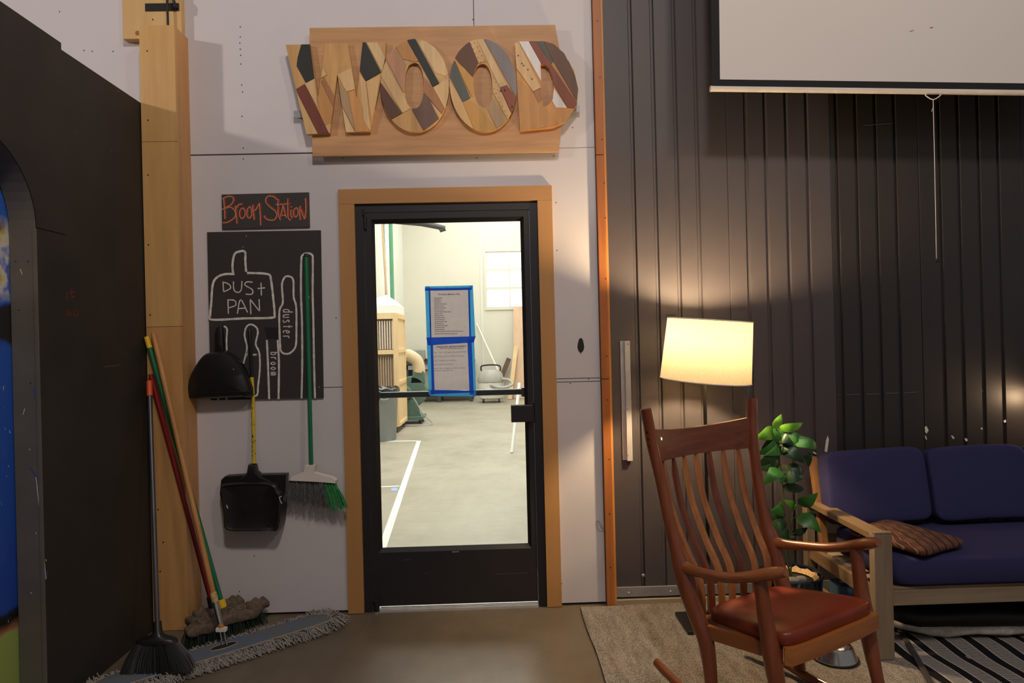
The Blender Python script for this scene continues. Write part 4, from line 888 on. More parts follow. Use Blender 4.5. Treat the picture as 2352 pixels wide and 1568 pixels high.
# two push brooms with dust caked heads
def push_broom(name, c, ang, hl, hw, top, hmat, label, cap_top, cap_bot, bot_mat):
    d = Vector((math.cos(ang), math.sin(ang), 0)); n = Vector((-d.y, d.x, 0)); c = Vector(c)
    t = thing(name, c, label, 'broom')
    M = Matrix((d, n, Vector((0, 0, 1)))).transposed()
    g = G()
    for k in range(420):
        u = random.uniform(-1, 1); w = random.uniform(-1, 1); p = c+d*(u*hl*0.96)+n*(w*hw*0.8)+Vector((0, 0, 0.062)); q = c+d*(u*hl*1.02+random.gauss(0, 0.003))+n*(w*hw*1.05+random.gauss(0, 0.003))+Vector((0, 0, 0.003))
        g.tube([p, q], [0.0016, 0.0014], 4, caps=False)
    stuff(obj('bristles', g, 'bristle_darkgreen', t))
    rs = random.Random(hash(hmat) % 97 if False else len(hmat)*13)
    def lump(q): return q+Vector((0.006*math.sin(q.y*40+q.x*30), 0.006*math.sin(q.x*38), 0.007*math.sin(q.x*31+1.3)+0.004*math.sin(q.x*80)))
    blk = obj('broom_block', G().sbox(c+Vector((0, 0, 0.078)), (hl, hw, 0.026), 0.45, 36, 12, M, lump), 'dusty', t, 'all')
    for (u, w, r) in ((0.75, 0.0, 0.034), (0.42, 0.35, 0.028), (0.15, -0.2, 0.022), (-0.5, 0.2, 0.026), (0.93, -0.2, 0.03)):
        p = c+d*(u*hl)+n*(w*hw)+Vector((0, 0, 0.098)); cu = []
        obj('dust_clump', G().sbox(p, (r*1.3, r*0.9, r*0.85), 0.8, 14, 8, M, lambda q: q+Vector((0, 0, 0.005*math.sin(q.x*120)+0.004*math.sin(q.y*150)))), 'dusty', blk, 'all')
    b = c+Vector((0, 0, 0.095)); top = Vector(top); hv = (top-b).normalized()
    obj('socket', G().tube([b, b+hv*0.07], [0.019, 0.0165], 12), bot_mat, t, True)
    obj('handle', G().tube([b+hv*0.07, top], 0.0115, 14), hmat, t, True)
    if cap_bot: obj('bottom_cap', G().tube([b+hv*0.045, b+hv*0.085], 0.0185, 12), cap_bot, t, True)
    if cap_top: obj('top_cap', G().tube([top-hv*0.055, top+hv*0.003], 0.0132, 12), cap_top, t, True)
    return t
push_broom('push_broom', (-1.375, -0.235, 0), math.radians(50), 0.205, 0.042, (-1.758, -0.175, 1.485), 'green_paint', 'dusty push broom with green handle and yellow caps', 'yellow_cap', 'yellow_cap', 'dusty')
push_broom('push_broom', (-1.470, -0.150, 0), math.radians(50), 0.13, 0.040, (-1.742, -0.178, 1.30), 'red_paint', 'dusty push broom with red handle and black socket', None, None, 'black_rubber')

# black angle broom leaning in the corner
bbm = thing('upright_broom', (-1.53, -0.63, 0.034), 'black fan broom with grey handle and orange cap', 'broom')
tp_ = Vector((-1.738, -0.20, 1.262)); sb = onY(362, 1446, -0.615); hv = (tp_-sb).normalized()
obj('handle', G().tube([sb, tp_], 0.0105, 14), 'grey_handle', bbm, True)
obj('orange_cap', G().tube([tp_-hv*0.075, tp_+hv*0.004], 0.0138, 14), 'orange_cap', bbm, True)
obj('socket', G().tube([sb-hv*0.01, sb+hv*0.035], [0.019, 0.0165], 14), 'black_plastic', bbm, True)
lay = []
A = lambda w, dpt, z, yy: [Vector((sb.x+math.copysign(abs(math.cos(a))**0.7, math.cos(a))*w, yy+math.sin(a)*dpt, z)) for a in [2*math.pi*k/24 for k in range(24)]]
def loft(rings, name, mat):
    n = len(rings[0]); vs = [q for r in rings for q in r]; fs = []
    for i in range(len(rings)-1):
        for k in range(n): k2 = (k+1) % n; fs.append((i*n+k, i*n+k2, (i+1)*n+k2, (i+1)*n+k))
    fs += [tuple(reversed(range(n))), tuple((len(rings)-1)*n+k for k in range(n))]
    return obj(name, G().add(vs, fs), mat, bbm, True)
zs = sb.z
loft([A(0.019, 0.019, zs, sb.y), A(0.022, 0.021, zs-0.012, sb.y-0.004), A(0.034, 0.023, zs-0.022, sb.y-0.006), A(0.07, 0.026, zs-0.031, sb.y-0.008), A(0.088, 0.028, zs-0.038, sb.y-0.010), A(0.092, 0.028, zs-0.050, sb.y-0.012)], 'broom_head', 'black_plastic')
g = G()
for k in range(1000):
    u = random.uniform(-1, 1); w = random.uniform(-1, 1)
    p = Vector((sb.x+u*0.088, sb.y-0.012+w*0.022, zs-0.048)); q = Vector((sb.x+0.022+u*0.150+random.gauss(0, 0.004), sb.y-0.045+w*0.04, 0.034+abs(random.gauss(0, 0.004))))
    mdp = p.lerp(q, 0.5)+Vector((0.006*u, 0, 0)); g.tube([p, mdp, q], 0.002, 4, caps=False)
stuff(obj('bristles', g, 'bristle_black', bbm))
# ================================================================== PROJECTOR SCREEN
YS = -0.30
ps = thing('projector_screen', (2.2, YS, 2.6), 'white pull down projector screen with black border and pull cord', 'projector screen')
bl = onY(1633, 204, YS); tl = math.radians(-1.64)
ux = Vector((math.cos(tl), 0, math.sin(tl))); uz = Vector((-math.sin(tl)*0.5, 0, 1)).normalized()
W_ = 2.24
def sp_(u, v, y=YS): q = bl+ux*u+uz*v; return Vector((q.x, y, q.z))
obj('bottom_bar', G().tube([sp_(0, 0), sp_(W_, 0)], 0.0135, 14), 'bar_white', ps, True)
for u in (0, W_): obj('bar_cap', G().tube([sp_(u-0.004, 0), sp_(u+0.004, 0)], 0.0145, 12), 'bar_white', ps, True)
obj('border', G().prism([sp_(0.005, 0.01), sp_(W_-0.005, 0.01), sp_(W_-0.005, 1.62), sp_(0.005, 1.62)], (0, 0.002, 0)), 'screen_black', ps)
obj('screen_sheet', G().prism([sp_(0.045, 0.047, YS-0.0015), sp_(W_-0.045, 0.047, YS-0.0015), sp_(W_-0.045, 1.56, YS-0.0015), sp_(0.045, 1.56, YS-0.0015)], (0, 0.001, 0)), 'screen_white', ps)
obj('roller_case', G().tube([sp_(-0.05, 1.66), sp_(W_+0.05, 1.66)], 0.045, 16), 'bar_white', ps, True)
hp = onY(2143, 214, YS-0.004)
obj('pull_handle', G().tube(spline([hp+Vector((-0.012, 0, 0.003)), hp+Vector((-0.036, 0, -0.004)), hp+Vector((-0.034, 0, -0.014)), hp+Vector((0, 0, -0.032)), hp+Vector((0.034, 0, -0.014)), hp+Vector((0.036, 0, -0.004)), hp+Vector((0.012, 0, 0.003))], 4), 0.0028, 6), 'bar_white', ps, True)
pb = onY(2151, 597, YS-0.004); obj('pull_cord', G().tube([hp+Vector((0, 0, -0.03)), hp.lerp(pb, 0.5)+Vector((0.001, 0, 0)), pb], 0.0019, 6), 'string', ps, True)
obj('cord_tail', G().tube([hp+Vector((0.001, 0, -0.065)), hp+Vector((-0.009, 0, -0.09))], 0.0015, 6), 'string', ps, True)
obj('cord_ball', G().sbox(pb+Vector((0, 0, -0.003)), (0.012, 0.012, 0.010), 1.0, 14, 8), 'black_rubber', ps, 'all')
g = G()
for p in ((2092, 72), (2096, 70), (2138, 64), (2141, 63)): c = onY(*p, YS-0.0016); g.box((c.x-0.006, c.y-0.0004, c.z-0.002), (c.x+0.006, c.y, c.z+0.002))
obj('smudge', g, 'greyt' if 'greyt' in MATS else 'sw_greyt', ps)

# metal channel on the dark wall
a, b = onY(1425, 783, 0.05), onY(1449, 1057, 0.05); al = thing('metal_channel', (0.695, 0.05, b.z), 'bare aluminium channel screwed upright to the dark wall', 'metal channel')
obj('channel_plate', G().box((a.x, 0.062, b.z), (a.x+0.05, YD-0.0005, a.z), 0.001), 'alu', al)
obj('channel_rib', G().box((a.x+0.020, 0.040, b.z-0.002), (a.x+0.050, 0.0615, a.z), 0.002), 'alu', al)
for py in (790, 940, 1045): c = onY(1442, py, 0.04); obj('screw', G().lathe((c.x, 0.0398, c.z), [(0, 0.002), (0.004, 0.001), (0.0045, 0)], 10, Matrix.Rotation(math.radians(90), 3, 'X')), 'alu_matte', al)

# ================================================================== FLOOR LAMP
LY = -0.32; lc = Vector((1.012, LY, 0))
lp = thing('floor_lamp', lc, 'lit floor lamp with tilted cream drum shade on dark pole', 'lamp')
obj('base_plate', G().box((lc.x-0.14, LY-0.12, 0.0125), (lc.x+0.14, LY+0.12, 0.028), 0.003), 'black_plastic', lp)
obj('pole', G().tube([(lc.x, LY, 0.028), (lc.x+0.004, LY, 1.30)], 0.009, 12), 'black_plastic', lp, True)
sc = Vector((1.034, LY, 1.353)); MR = Matrix.Rotation(math.radians(4.9), 3, 'Y') @ Matrix.Rotation(math.radians(2.5), 3, 'X')
g = G().lathe(sc, [(0.2175, -0.148), (0.2025, 0.150)], 64, MR); g.f = g.f[:-2]
sh = obj('lamp_shade', g, 'shade', lp, 'all')
for r, z in ((0.2175, -0.148), (0.2025, 0.150)):
    ring = [sc+MR @ Vector((r*math.cos(a), r*math.sin(a), z)) for a in [2*math.pi*k/64 for k in range(65)]]; obj('shade_rim', G().tube(ring, 0.0028, 6), 'white_plastic', sh, True)
for k in range(3):
    a = 2*math.pi*k/3+0.4; obj('shade_spoke', G().tube([sc+MR @ Vector((0.02, 0, 0.10)), sc+MR @ Vector((0.201*math.cos(a), 0.201*math.sin(a), 0.14))], 0.0018, 6), 'steel', lp, True)
obj('socket', G().tube([(lc.x+0.004, LY, 1.295), (lc.x+0.006, LY, 1.362)], 0.018, 12), 'white_plastic', lp, True)
emit('bulb', (255, 222, 172), 1900.0)
obj('bulb', G().lathe((lc.x+0.008, LY, 1.362), [(0.012, 0), (0.014, 0.012), (0.028, 0.045), (0.03, 0.062), (0.022, 0.085), (0.0, 0.092)], 20), 'bulb', lp, 'all')

# wall lamp just beyond the right of the sofa
wlp = thing('clip_lamp', (3.0, -0.06, 1.05), 'small warm clip lamp on the dark wall past the sofa', 'lamp')
obj('bracket', G().box((2.99, 0.0, 1.0), (3.05, YD-0.002, 1.12), 0.003), 'black_plastic', wlp)
obj('arm', G().tube([(3.02, 0.0, 1.08), (3.02, -0.07, 1.10)], 0.008, 8), 'black_plastic', wlp, True)
obj('reflector', G().lathe((3.02, -0.075, 1.10), [(0.018, 0.05), (0.03, 0.03), (0.055, -0.03), (0.06, -0.035)], 20), 'black_plastic', wlp, True)
point('clip_lamp_bulb', (2.99, -0.11, 1.03), 3.5, (1.0, 0.66, 0.38), 0.025)

# ================================================================== ROCKING CHAIR
RC = Vector((1.0257, -1.1028, 0)); TH = math.radians(-149.0)
rcM = Matrix.Translation(RC) @ Matrix.Rotation(TH, 4, 'Z')
rc = thing('rocking_chair', RC, 'carved brown wooden rocking chair with red-brown leather seat', 'chair')
rc.rotation_euler = (0, 0, TH)
FZ = 0.012  # rug thickness
def part(name, g, mat, smooth=True, parent=None): return obj(name, g.xf(rcM), mat, parent or rc, smooth)
post = [(-.338, 1.142), (-.332, 1.08), (-.326, 1.005), (-.303, .88), (-.275, .735), (-.240, .612), (-.215, .540), (-.190, .460), (-.155, .375), (-.118, .305), (-.102, .23), (-.092, .14), (-.088, .062)]
pw = [.318, .309, .300, .286, .275, .268, .266, .262, .257, .255, .255, .256, .257]
prx = [.0150, .0165, .0180, .0185, .0190, .0225, .0300, .0290, .0250, .0255, .0230, .0205, .0210]   # across
pry = [.0240, .0235, .0230, .0215, .0225, .0260, .0340, .0330, .0310, .0300, .0250, .0215, .0230]   # fore-aft
for s in (1, -1):
    pts = spline([(s*w, y, z) for w, (y, z) in zip(pw, post)], 4)
    part('back_leg', G().tube(pts, list(zip([1.12*q for q in rspl(prx, 4)], [1.12*q for q in rspl(pry, 4)])), 14, updir=(1, 0, 0)), 'chair_wood')
    ap = spline([(s*.266, -.215, .545), (s*.272, -.15, .548), (s*.285, -.06, .560), (s*.292, .04, .578), (s*.288, .13, .607), (s*.276, .205, .636), (s*.270, .246, .650)], 4)
    part('armrest', G().tube(ap, list(zip(rspl([.030, .0205, .0180, .0180, .0200, .0220, .0140], 4), rspl([.029, .0210, .0230, .0270, .0310, .0320, .0180], 4))), 14, updir=(0, 0, 1)), 'chair_wood_y')
    fl = spline([(s*.280, .150, .606), (s*.279, .160, .54), (s*.276, .172, .45), (s*.272, .186, .36), (s*.270, .206, .25), (s*.266, .232, .14), (s*.264, .25, .055)], 4)
    part('front_leg', G().tube(fl, rspl([.0230, .0235, .0265, .0310, .0270, .0225, .0230], 4), 14), 'chair_wood')
    # rocker
    rp = []
    for k in range(17):
        y = -.375+.855*k/16; z = FZ+0.019+((y-0.06)**2)/(2*1.08); rp.append((s*.262, y, z))
    rr = [(.018, .013)]+[(.018, .0165)]*15+[(.016, .013)]
    part('rocker', G().tube(rp, rr, 10, updir=(0, 0, 1)), 'chair_wood_y')
    # dark plugs on the post side
    for z, y, w in ((1.052, -.330, .3055), (1.025, -.328, .3025), (.998, -.326, .2995)):
        part('joint_plug', G().tube([(s*(w-0.004), y+0.004, z), (s*(w+0.0195), y+0.004, z)], 0.0048, 10), 'chair_plug')
# crest rail, curved backwards in the middle
def crest_y(x, z): return -0.326-0.060*(1-(x/0.30)**2)-(z-1.0)*0.12
vs = []; fs = []; nx = 20
for k in range(nx+1):
    x = -0.292+0.584*k/nx; q = (x/0.29)**2; zt = 1.038+0.022*q; zb = 0.928+0.012*q*0; zm = (zt+zb)/2
    for (z, dy) in ((zb, -0.010), (zm, -0.013), (zt, -0.008), (zt, 0.008), (zm, 0.013), (zb, 0.010)): vs.append((x, crest_y(x, z)+dy, z))
for k in range(nx):
    for j in range(6): j2 = (j+1) % 6; fs.append((k*6+j, k*6+j2, (k+1)*6+j2, (k+1)*6+j))
fs += [tuple(range(6)), tuple(nx*6+j for j in reversed(range(6)))]
part('crest_rail', G().add(vs, fs), 'crest_wood')
# back slats
for i in range(7):
    t = -1+2*i/6; xt = t*0.225; xb = t*0.195
    yt = crest_y(xt, 0.93); yb_2 = -0.185-0.02*(1-t*t)
    prof = [(1.0, 0.935, 0.006, 0.006), (0.985, 0.915, 0.0085, 0.0085), (0.94, 0.86, 0.0125, 0.0105), (0.78, 0.74, 0.0125, 0.0105), (0.50, 0.60, 0.0135, 0.011), (0.22, 0.50, 0.0135, 0.012), (0.06, 0.42, 0.013, 0.0115), (0.0, 0.345, 0.012, 0.010)]
    pts = []; rad = []
    for f_, z, ra, rb in prof:
        bulge = 0.028*math.exp(-((z-0.52)/0.11)**2)
        pts.append((xb+(xt-xb)*f_, yb_2+(yt-yb_2)*f_+bulge, z)); rad.append((ra*(1.3 if z < 0.9 else 1.1), rb*1.2))
    rad2 = list(zip(rspl([r[0] for r in rad], 4), rspl([r[1] for r in rad], 4)))
    part('back_slat', G().tube(spline(pts, 4), rad2, 6, updir=(1, 0, 0)), ('slat_wood', 'slat_wood', 'slat_wood_dark', 'slat_wood', 'slat_wood', 'slat_wood_dark', 'slat_wood')[i])
# seat frame and leather pad (slopes back)
def seat_z(y): return 0.345+(y+0.16)*0.118
def slab(poly, t0, t1, name, mat):
    n = len(poly); vs = [(x, y, seat_z(y)+t0) for x, y in poly]+[(x, y, seat_z(y)+t1) for x, y in poly]
    fs = [tuple(reversed(range(n))), tuple(range(n, 2*n))]+[(i, (i+1) % n, (i+1) % n+n, i+n) for i in range(n)]
    return part(name, G().add(vs, fs), mat, False)
slab([(-.235, .205), (.235, .205), (.262, .228), (.25, .252), (.12, .262), (-.12, .262), (-.25, .252), (-.262, .228)], -0.054, 0.002, 'seat_rail_front', 'chair_wood_x')
slab([(-.245, -.185), (.245, -.185), (.245, -.145), (-.245, -.145)], -0.05, 0.004, 'seat_rail_back', 'chair_wood_x')
for s in (1, -1): slab([(s*.238, -.15), (s*.26, -.13), (s*.262, .20), (s*.236, .204)], -0.046, 0.002, 'seat_rail_side', 'chair_wood_y')
def seat_warp(q):
    x, y, z = q; y2 = y; tap = 0.235*(1.0 if y > 0 else 1.0+0.10*y/0.2)
    d = 0.010*(1-(x/0.24)**2)*(1-(y/0.2)**2)
    return Vector((x*(1.0+0.12*(y/0.2)), y, z+(d if z > 0 else 0)))
g = G().sbox((0, 0, 0), (0.240, 0.200, 0.034), 0.38, 48, 16, None, seat_warp)
g.v = [Vector((p.x, p.y+0.042, seat_z(p.y+0.042)+p.z+0.022)) for p in g.v]
part('seat_pad', g, 'leather', 'all')

# ================================================================== SOFA
SX0, SX1 = 1.60, 3.36; SYF, SYB = -0.755, -0.06
so = thing('sofa', (2.4, -0.4, 0), 'greyish wooden slatted sofa frame holding navy cushions', 'sofa')
pwid = 0.078
for x0 in (SX0, SX1-pwid):
    obj('front_post', G().box((x0, SYF, 0.013), (x0+pwid, SYF+0.045, 0.552), 0.003), 'sofa_wood', so)
    obj('rear_post', G().box((x0, SYB-0.05, 0.013), (x0+0.045, SYB, 0.552), 0.003), 'sofa_wood', so)
    obj('arm_board', G().box((x0+0.002, SYF+0.0455, 0.522), (x0+pwid-0.002, SYB+0.01, 0.552), 0.003), 'sofa_wood_y', so)
    obj('arm_cap', G().box((x0, SYF, 0.5525), (x0+pwid, SYF+0.02, 0.562), 0.002), 'sofa_wood', so)
    obj('side_rail', G().box((x0+0.012, SYF+0.046, 0.245), (x0+0.04, SYB-0.051, 0.31), 0.003), 'sofa_wood_y', so)
    obj('low_rail', G().box((x0+0.012, SYF+0.046, 0.10), (x0+0.034, SYB-0.051, 0.13), 0.003), 'sofa_wood_y', so)
    # raked back upright
    xb = x0+0.035 if x0 == SX0 else x0+0.005
    obj('back_upright', G().prism([(xb, -0.225, 0.30), (xb, -0.185, 0.30), (xb, -0.065, 0.775), (xb, -0.105, 0.775)], (0.03, 0, 0)), 'sofa_back_wood', so)
obj('front_rail', G().box((SX0+pwid+0.001, SYF+0.004, 0.243), (SX1-pwid-0.001, SYF+0.032, 0.308), 0.003), 'sofa_wood_x', so)
obj('front_lip', G().box((SX0+pwid+0.001, SYF+0.010, 0.3085), (SX1-pwid-0.001, SYF+0.05, 0.322), 0.002), 'sofa_wood_x', so)
obj('rear_rail', G().box((SX0+0.05, SYB-0.03, 0.245), (SX1-0.05, SYB-0.005, 0.31), 0.003), 'sofa_wood_x', so)
for k in range(4):
    f_ = k/3; y = -0.19+0.105*f_; z = 0.36+0.36*f_; obj('back_slat', G().box((SX0+0.07, y+0.012, z-0.03), (SX1-0.045, y+0.03, z+0.03), 0.002), 'sofa_wood_x', so)
for k in range(7):
    y = SYF+0.06+0.08*k; obj('seat_slat', G().box((SX0+0.04, y, 0.300), (SX1-0.04, y+0.05, 0.318)), 'sofa_wood_x', so)
MS = Matrix.Identity(3)
def wr(q): return q+Vector((0, 0.004*math.sin(q.x*9+q.z*7), 0.004*math.sin(q.x*7)*(1 if q.z > 0 else 0)))
sc_ = tag(obj('seat_cushion', G().sbox(((SX0+SX1)/2+0.0, -0.485, 0.385), ((SX1-SX0)/2-pwid-0.002, 0.285, 0.063), 0.22, 72, 16, None, wr), 'navy', None, 'all'), 'long navy blue seat cushion on the wooden sofa', 'cushion')
cw = 0.262
for k, (cx_, lab) in enumerate(((1.905, 'navy blue back cushion beside the potted plant end of sofa'), (2.435, 'navy blue back cushion in the middle of the sofa'), (2.965, 'navy blue back cushion at far end of sofa past the middle one'))):
    MB_ = Matrix.Rotation(math.radians(-14), 3, 'X')
    def wr2(q, kk=k): return q+Vector((0.003*math.sin(q.z*16+kk), 0.006*math.sin(q.x*11+q.z*9+kk)*(1-(q.x/0.27)**4), 0.006*math.sin(q.x*8+kk)))
    tag(obj('back_cushion', G().sbox((cx_, -0.208, 0.640), (cw-0.004, 0.056, 0.185), 0.25, 48, 20, MB_, wr2), 'navy', None, 'all'), lab, 'cushion', 'sofa back cushions')
# patterned throw pillow
MP = Matrix.Rotation(math.radians(26), 3, 'Z') @ Matrix.Rotation(math.radians(2), 3, 'X')
def wp(q):
    r = max(abs(q.x)/0.175, abs(q.y)/0.22); k = 1-0.07*(1-(abs(abs(q.x)/0.175-abs(q.y)/0.22)))*0; pin = 1.0-0.75*min(1, max(abs(q.x)/0.175, abs(q.y)/0.22))**3
    return Vector((q.x*(1+0.10*(q.y/0.22)**2), q.y*(1+0.10*(q.x/0.175)**2), q.z*pin))
tag(obj('throw_pillow', G().sbox((1.845, -0.565, 0.484), (0.155, 0.185, 0.036), 0.5, 44, 16, MP, wp), 'kilim', None, 'all'), 'flat kilim patterned throw pillow lying on the navy seat', 'pillow')
# ================================================================== RUGS AND THINGS BY THE SOFA
g = G(); nxx, nyy = 40, 40; vs = []; fs = []
RX0, RX1, RY0, RY1 = 0.412, 2.9, -2.7, -0.05
for j in range(nyy+1):
    for i in range(nxx+1):
        x = RX0+(RX1-RX0)*i/nxx; y = RY0+(RY1-RY0)*j/nyy
        vs.append((x+0.006*math.sin(y*7)*(i == 0), y+0.006*math.sin(x*9)*(j == nyy), 0.0115+0.0005*math.sin(x*30+y*5)))
n1 = len(vs); vs += [(p[0], p[1], 0.0005) for p in vs]
for j in range(nyy):
    for i in range(nxx): a = j*(nxx+1)+i; fs.append((a, a+1, a+nxx+2, a+nxx+1)); fs.append((n1+a, n1+a+nxx+1, n1+a+nxx+2, n1+a+1))
for i in range(nxx): fs.append((i, n1+i, n1+i+1, i+1)); b = nyy*(nxx+1)+i; fs.append((b, b+1, n1+b+1, n1+b))
for j in range(nyy): a = j*(nxx+1); b = a+nxx+1; fs.append((a, b, n1+b, n1+a)); a += nxx; b += nxx; fs.append((a, n1+a, n1+b, b))
tag(obj('woven_rug', G().add(vs, fs), 'beige_rug', None, True), 'beige flecked woven rug under the rocking chair', 'rug')

sr = thing('striped_rug', (2.2, -1.1, 0.0125), 'black and white striped woven rug in front of the sofa', 'rug')
x = 1.70; k = 0
def rugz(x, y): return 0.014+0.004*(1+math.sin(x*17+y*6))*0.5+0.003*math.sin(y*21+x*4)
def rstrip(x0, x1, mat, name, lift=0.0):
    g = G(); vs = []; fs = []; n = 40
    for j in range(n+1):
        y = -0.50-1.3*j/n
        sk = (-0.10*(y+0.60))*max(0, 1-(x0-1.70)/0.6)*0.6+0.008*math.sin(y*9+x0*3)
        for xx in (x0, (x0+x1)/2, x1): vs.append((xx+sk, y, rugz(xx, y)+lift))
    for j in range(n):
        for i in range(2): a = j*3+i; fs.append((a, a+1, a+4, a+3))
    m0 = len(vs); vs += [(v[0], v[1], 0.0128) for v in vs]
    for j in range(n): fs.append((j*3, j*3+3, m0+j*3+3, m0+j*3)); fs.append((j*3+2, m0+j*3+2, m0+j*3+5, j*3+5))
    fs.append((0, 1, 2, m0+2, m0+1, m0)); e = n*3; fs.append((e, m0+e, m0+e+1, m0+e+2, e+2, e+1))
    return obj(name, g.add(vs, fs), mat, sr, True)
for i in range(9):
    x0 = 1.772+0.118*i
    rstrip(x0, x0+0.068, 'grey_weave', 'pale_stripe', 0.0008); rstrip(x0-0.004, x0, 'white_edge', 'stripe_edge', 0.0014); rstrip(x0+0.068, x0+0.072, 'white_edge', 'stripe_edge', 0.0014); rstrip(x0-0.046, x0-0.004, 'black_weave', 'black_stripe')

# dog bed under the sofa
db = thing('dog_bed', (2.2, -0.36, 0.012), 'black pet bed with cream fleece rim under the sofa', 'pet bed')
def bedell(rx, ry, n=40): return [Vector((2.22+rx*math.cos(a), -0.37+ry*math.sin(a), 0)) for a in [2*math.pi*k/n for k in range(n)]]
e = bedell(0.43, 0.215); obj('bed_base', G().puff(e, [(0.95, (0, 0, 0.026)), (1.0, (0, 0, 0.035)), (0.98, (0, 0, 0.07)), (0.75, (0, 0, 0.06))]), 'bed_black', db, True)
rim = [p+Vector((0, 0, 0.050+0.008*math.sin(k*0.9))) for k, p in enumerate(bedell(0.44, 0.222))]; obj('fleece_rim', G().tube(rim+[rim[0]], [0.022+0.004*math.sin(k*1.7) for k in range(41)], 10), 'fleece', db, True)
rim = [p+Vector((0, 0, 0.10+0.01*math.sin(k*0.7))) for k, p in enumerate(bedell(0.41, 0.20))]; obj('bolster', G().tube(rim+[rim[0]], [0.046+0.005*math.sin(k*1.1) for k in range(41)], 12), 'bed_black', db, True)
# dark strap across the rug
p0, p1, p2 = onZ(2066, 1445, 0.03), onZ(2100, 1500, 0.025), onZ(2140, 1572, 0.025)
g = G(); st = spline([p0, p1, p2, p2+(p2-p1)*0.8], 5); g.tube(st, [(0.002, 0.013)]*len(st), 8, updir=(0, 0, 1)); tag(obj('strap', g, 'strap', None, True), 'flat dark strap lying across the striped rug', 'strap')

# steel dog bowl
c = onZ(1918, 1512, 0.012); bw = thing('dog_bowl', (c.x, c.y, 0.012), 'stainless steel pet bowl with black rubber foot ring', 'bowl')
obj('bowl', G().lathe((c.x, c.y, 0.012), [(0.092, 0.008), (0.088, 0.016), (0.074, 0.052), (0.068, 0.062), (0.064, 0.0635), (0.060, 0.060), (0.048, 0.028), (0.0, 0.022)], 40), 'steel', bw, True)
obj('rubber_ring', G().lathe((c.x, c.y, 0.012), [(0.090, 0.0), (0.096, 0.003), (0.096, 0.009), (0.090, 0.0105)], 40), 'black_rubber', bw, True)
# blue box on the floor behind the sofa arm
c = onY(1907, 1340, -0.25); tag(obj('storage_box', G().box((SX0+0.046, -0.36, 0.0125), (SX0+0.145, -0.24, c.z+0.025), 0.004), 'box_blue'), 'small blue box on floor beside the plant pot', 'box')

# ================================================================== POTTED PLANT
PP = Vector((1.415, -0.33, 0.012)); pt = thing('potted_plant', PP, 'leafy green houseplant in a glossy dark blue pot', 'plant')
obj('pot', G().lathe(PP, [(0.095, 0.0), (0.115, 0.02), (0.140, 0.12), (0.146, 0.22), (0.150, 0.238), (0.146, 0.245), (0.136, 0.240), (0.130, 0.20), (0.0, 0.195)], 40), 'pot_glaze', pt, True)
obj('soil', G().lathe(PP, [(0.129, 0.2005), (0.06, 0.214), (0.0, 0.216)], 30), 'soil', pt, True)
g = G(); vs = []; fs = []
for k in range(17):
    a = -0.5+2.6*k/16; r1 = 0.128+0.004*math.sin(k*3); vs += [tuple(PP+Vector((r1*math.cos(a), r1*math.sin(a), 0.232+0.006*math.sin(k*2.3)))), tuple(PP+Vector((0.105*math.cos(a), 0.105*math.sin(a), 0.212)))]
for k in range(16): fs.append((2*k, 2*k+1, 2*k+3, 2*k+2))
obj('burlap_liner', G().add(vs, fs), 'burlap', pt, True)
for (dx, dy, r) in ((-0.02, -0.07, 0.03), (0.03, -0.05, 0.026), (-0.07, -0.03, 0.028)): obj('stone', G().sbox(PP+Vector((dx, dy, 0.222)), (r, r*0.8, r*0.7), 0.75, 12, 8), 'stone', pt)
PY = -0.33
def pz(p, dy=0.0): return onY(1720+p[0]/3.41, 940+p[1]/3.41, PY+dy)
stem = spline([PP+Vector((0.005, 0, 0.21)), pz((285, 1100)), pz((270, 720)), pz((258, 560)), pz((238, 400)), pz((225, 250)), pz((210, 150))], 5)
obj('stem', G().tube(stem, [0.0055]*(len(stem)-6)+[0.0045]*6, 8), 'stem_green', pt, True)
stem2 = spline([PP+Vector((0.0, -0.01, 0.21)), pz((320, 1000), -0.02), pz((335, 880), -0.03), pz((350, 760), -0.03)], 5); obj('stem', G().tube(stem2, 0.0038, 8), 'stem_green', pt, True)
def leaf(b, t, w0, mat, arch=0.05, bd=0.0, td=-0.04, droop=0.0, roll=0.0):
    w = w0*1.15; b = pz(b, bd); t = pz(t, td); t = t+(t-b)*0.25; d = t-b; L = d.length; dn = d.normalized()
    side = dn.cross(Vector((0.1, -1, 0.25)).normalized()).normalized(); up = side.cross(dn).normalized()
    if up.z < 0 and abs(dn.z) < 0.7: up = -up; side = -side
    side = (side*math.cos(roll)+up*math.sin(roll)).normalized(); up = side.cross(dn).normalized()
    if up.dot(Vector((0, -0.7, 0.7))) < 0: up = -up
    vs = []; fs = []; n = 9
    for k in range(n+1):
        s = k/n; wd = w*(math.sin(math.pi*min(1, s**0.72))**0.85)*(1-0.3*s); c = b+d*s+up*(arch*math.sin(math.pi*s))
        for j in (-1, -0.5, 0, 0.5, 1): vs.append(c+side*(wd*j)+up*(wd*(0.22*abs(j)-0.32*abs(j)**2+0.06*math.sin(s*11)*j)))
    for k in range(n):
        for j in range(4): a = k*5+j; fs.append((a, a+1, a+6, a+5))
    lf = obj('leaf', G().add(vs, fs), mat, pt, 'all'); return lf
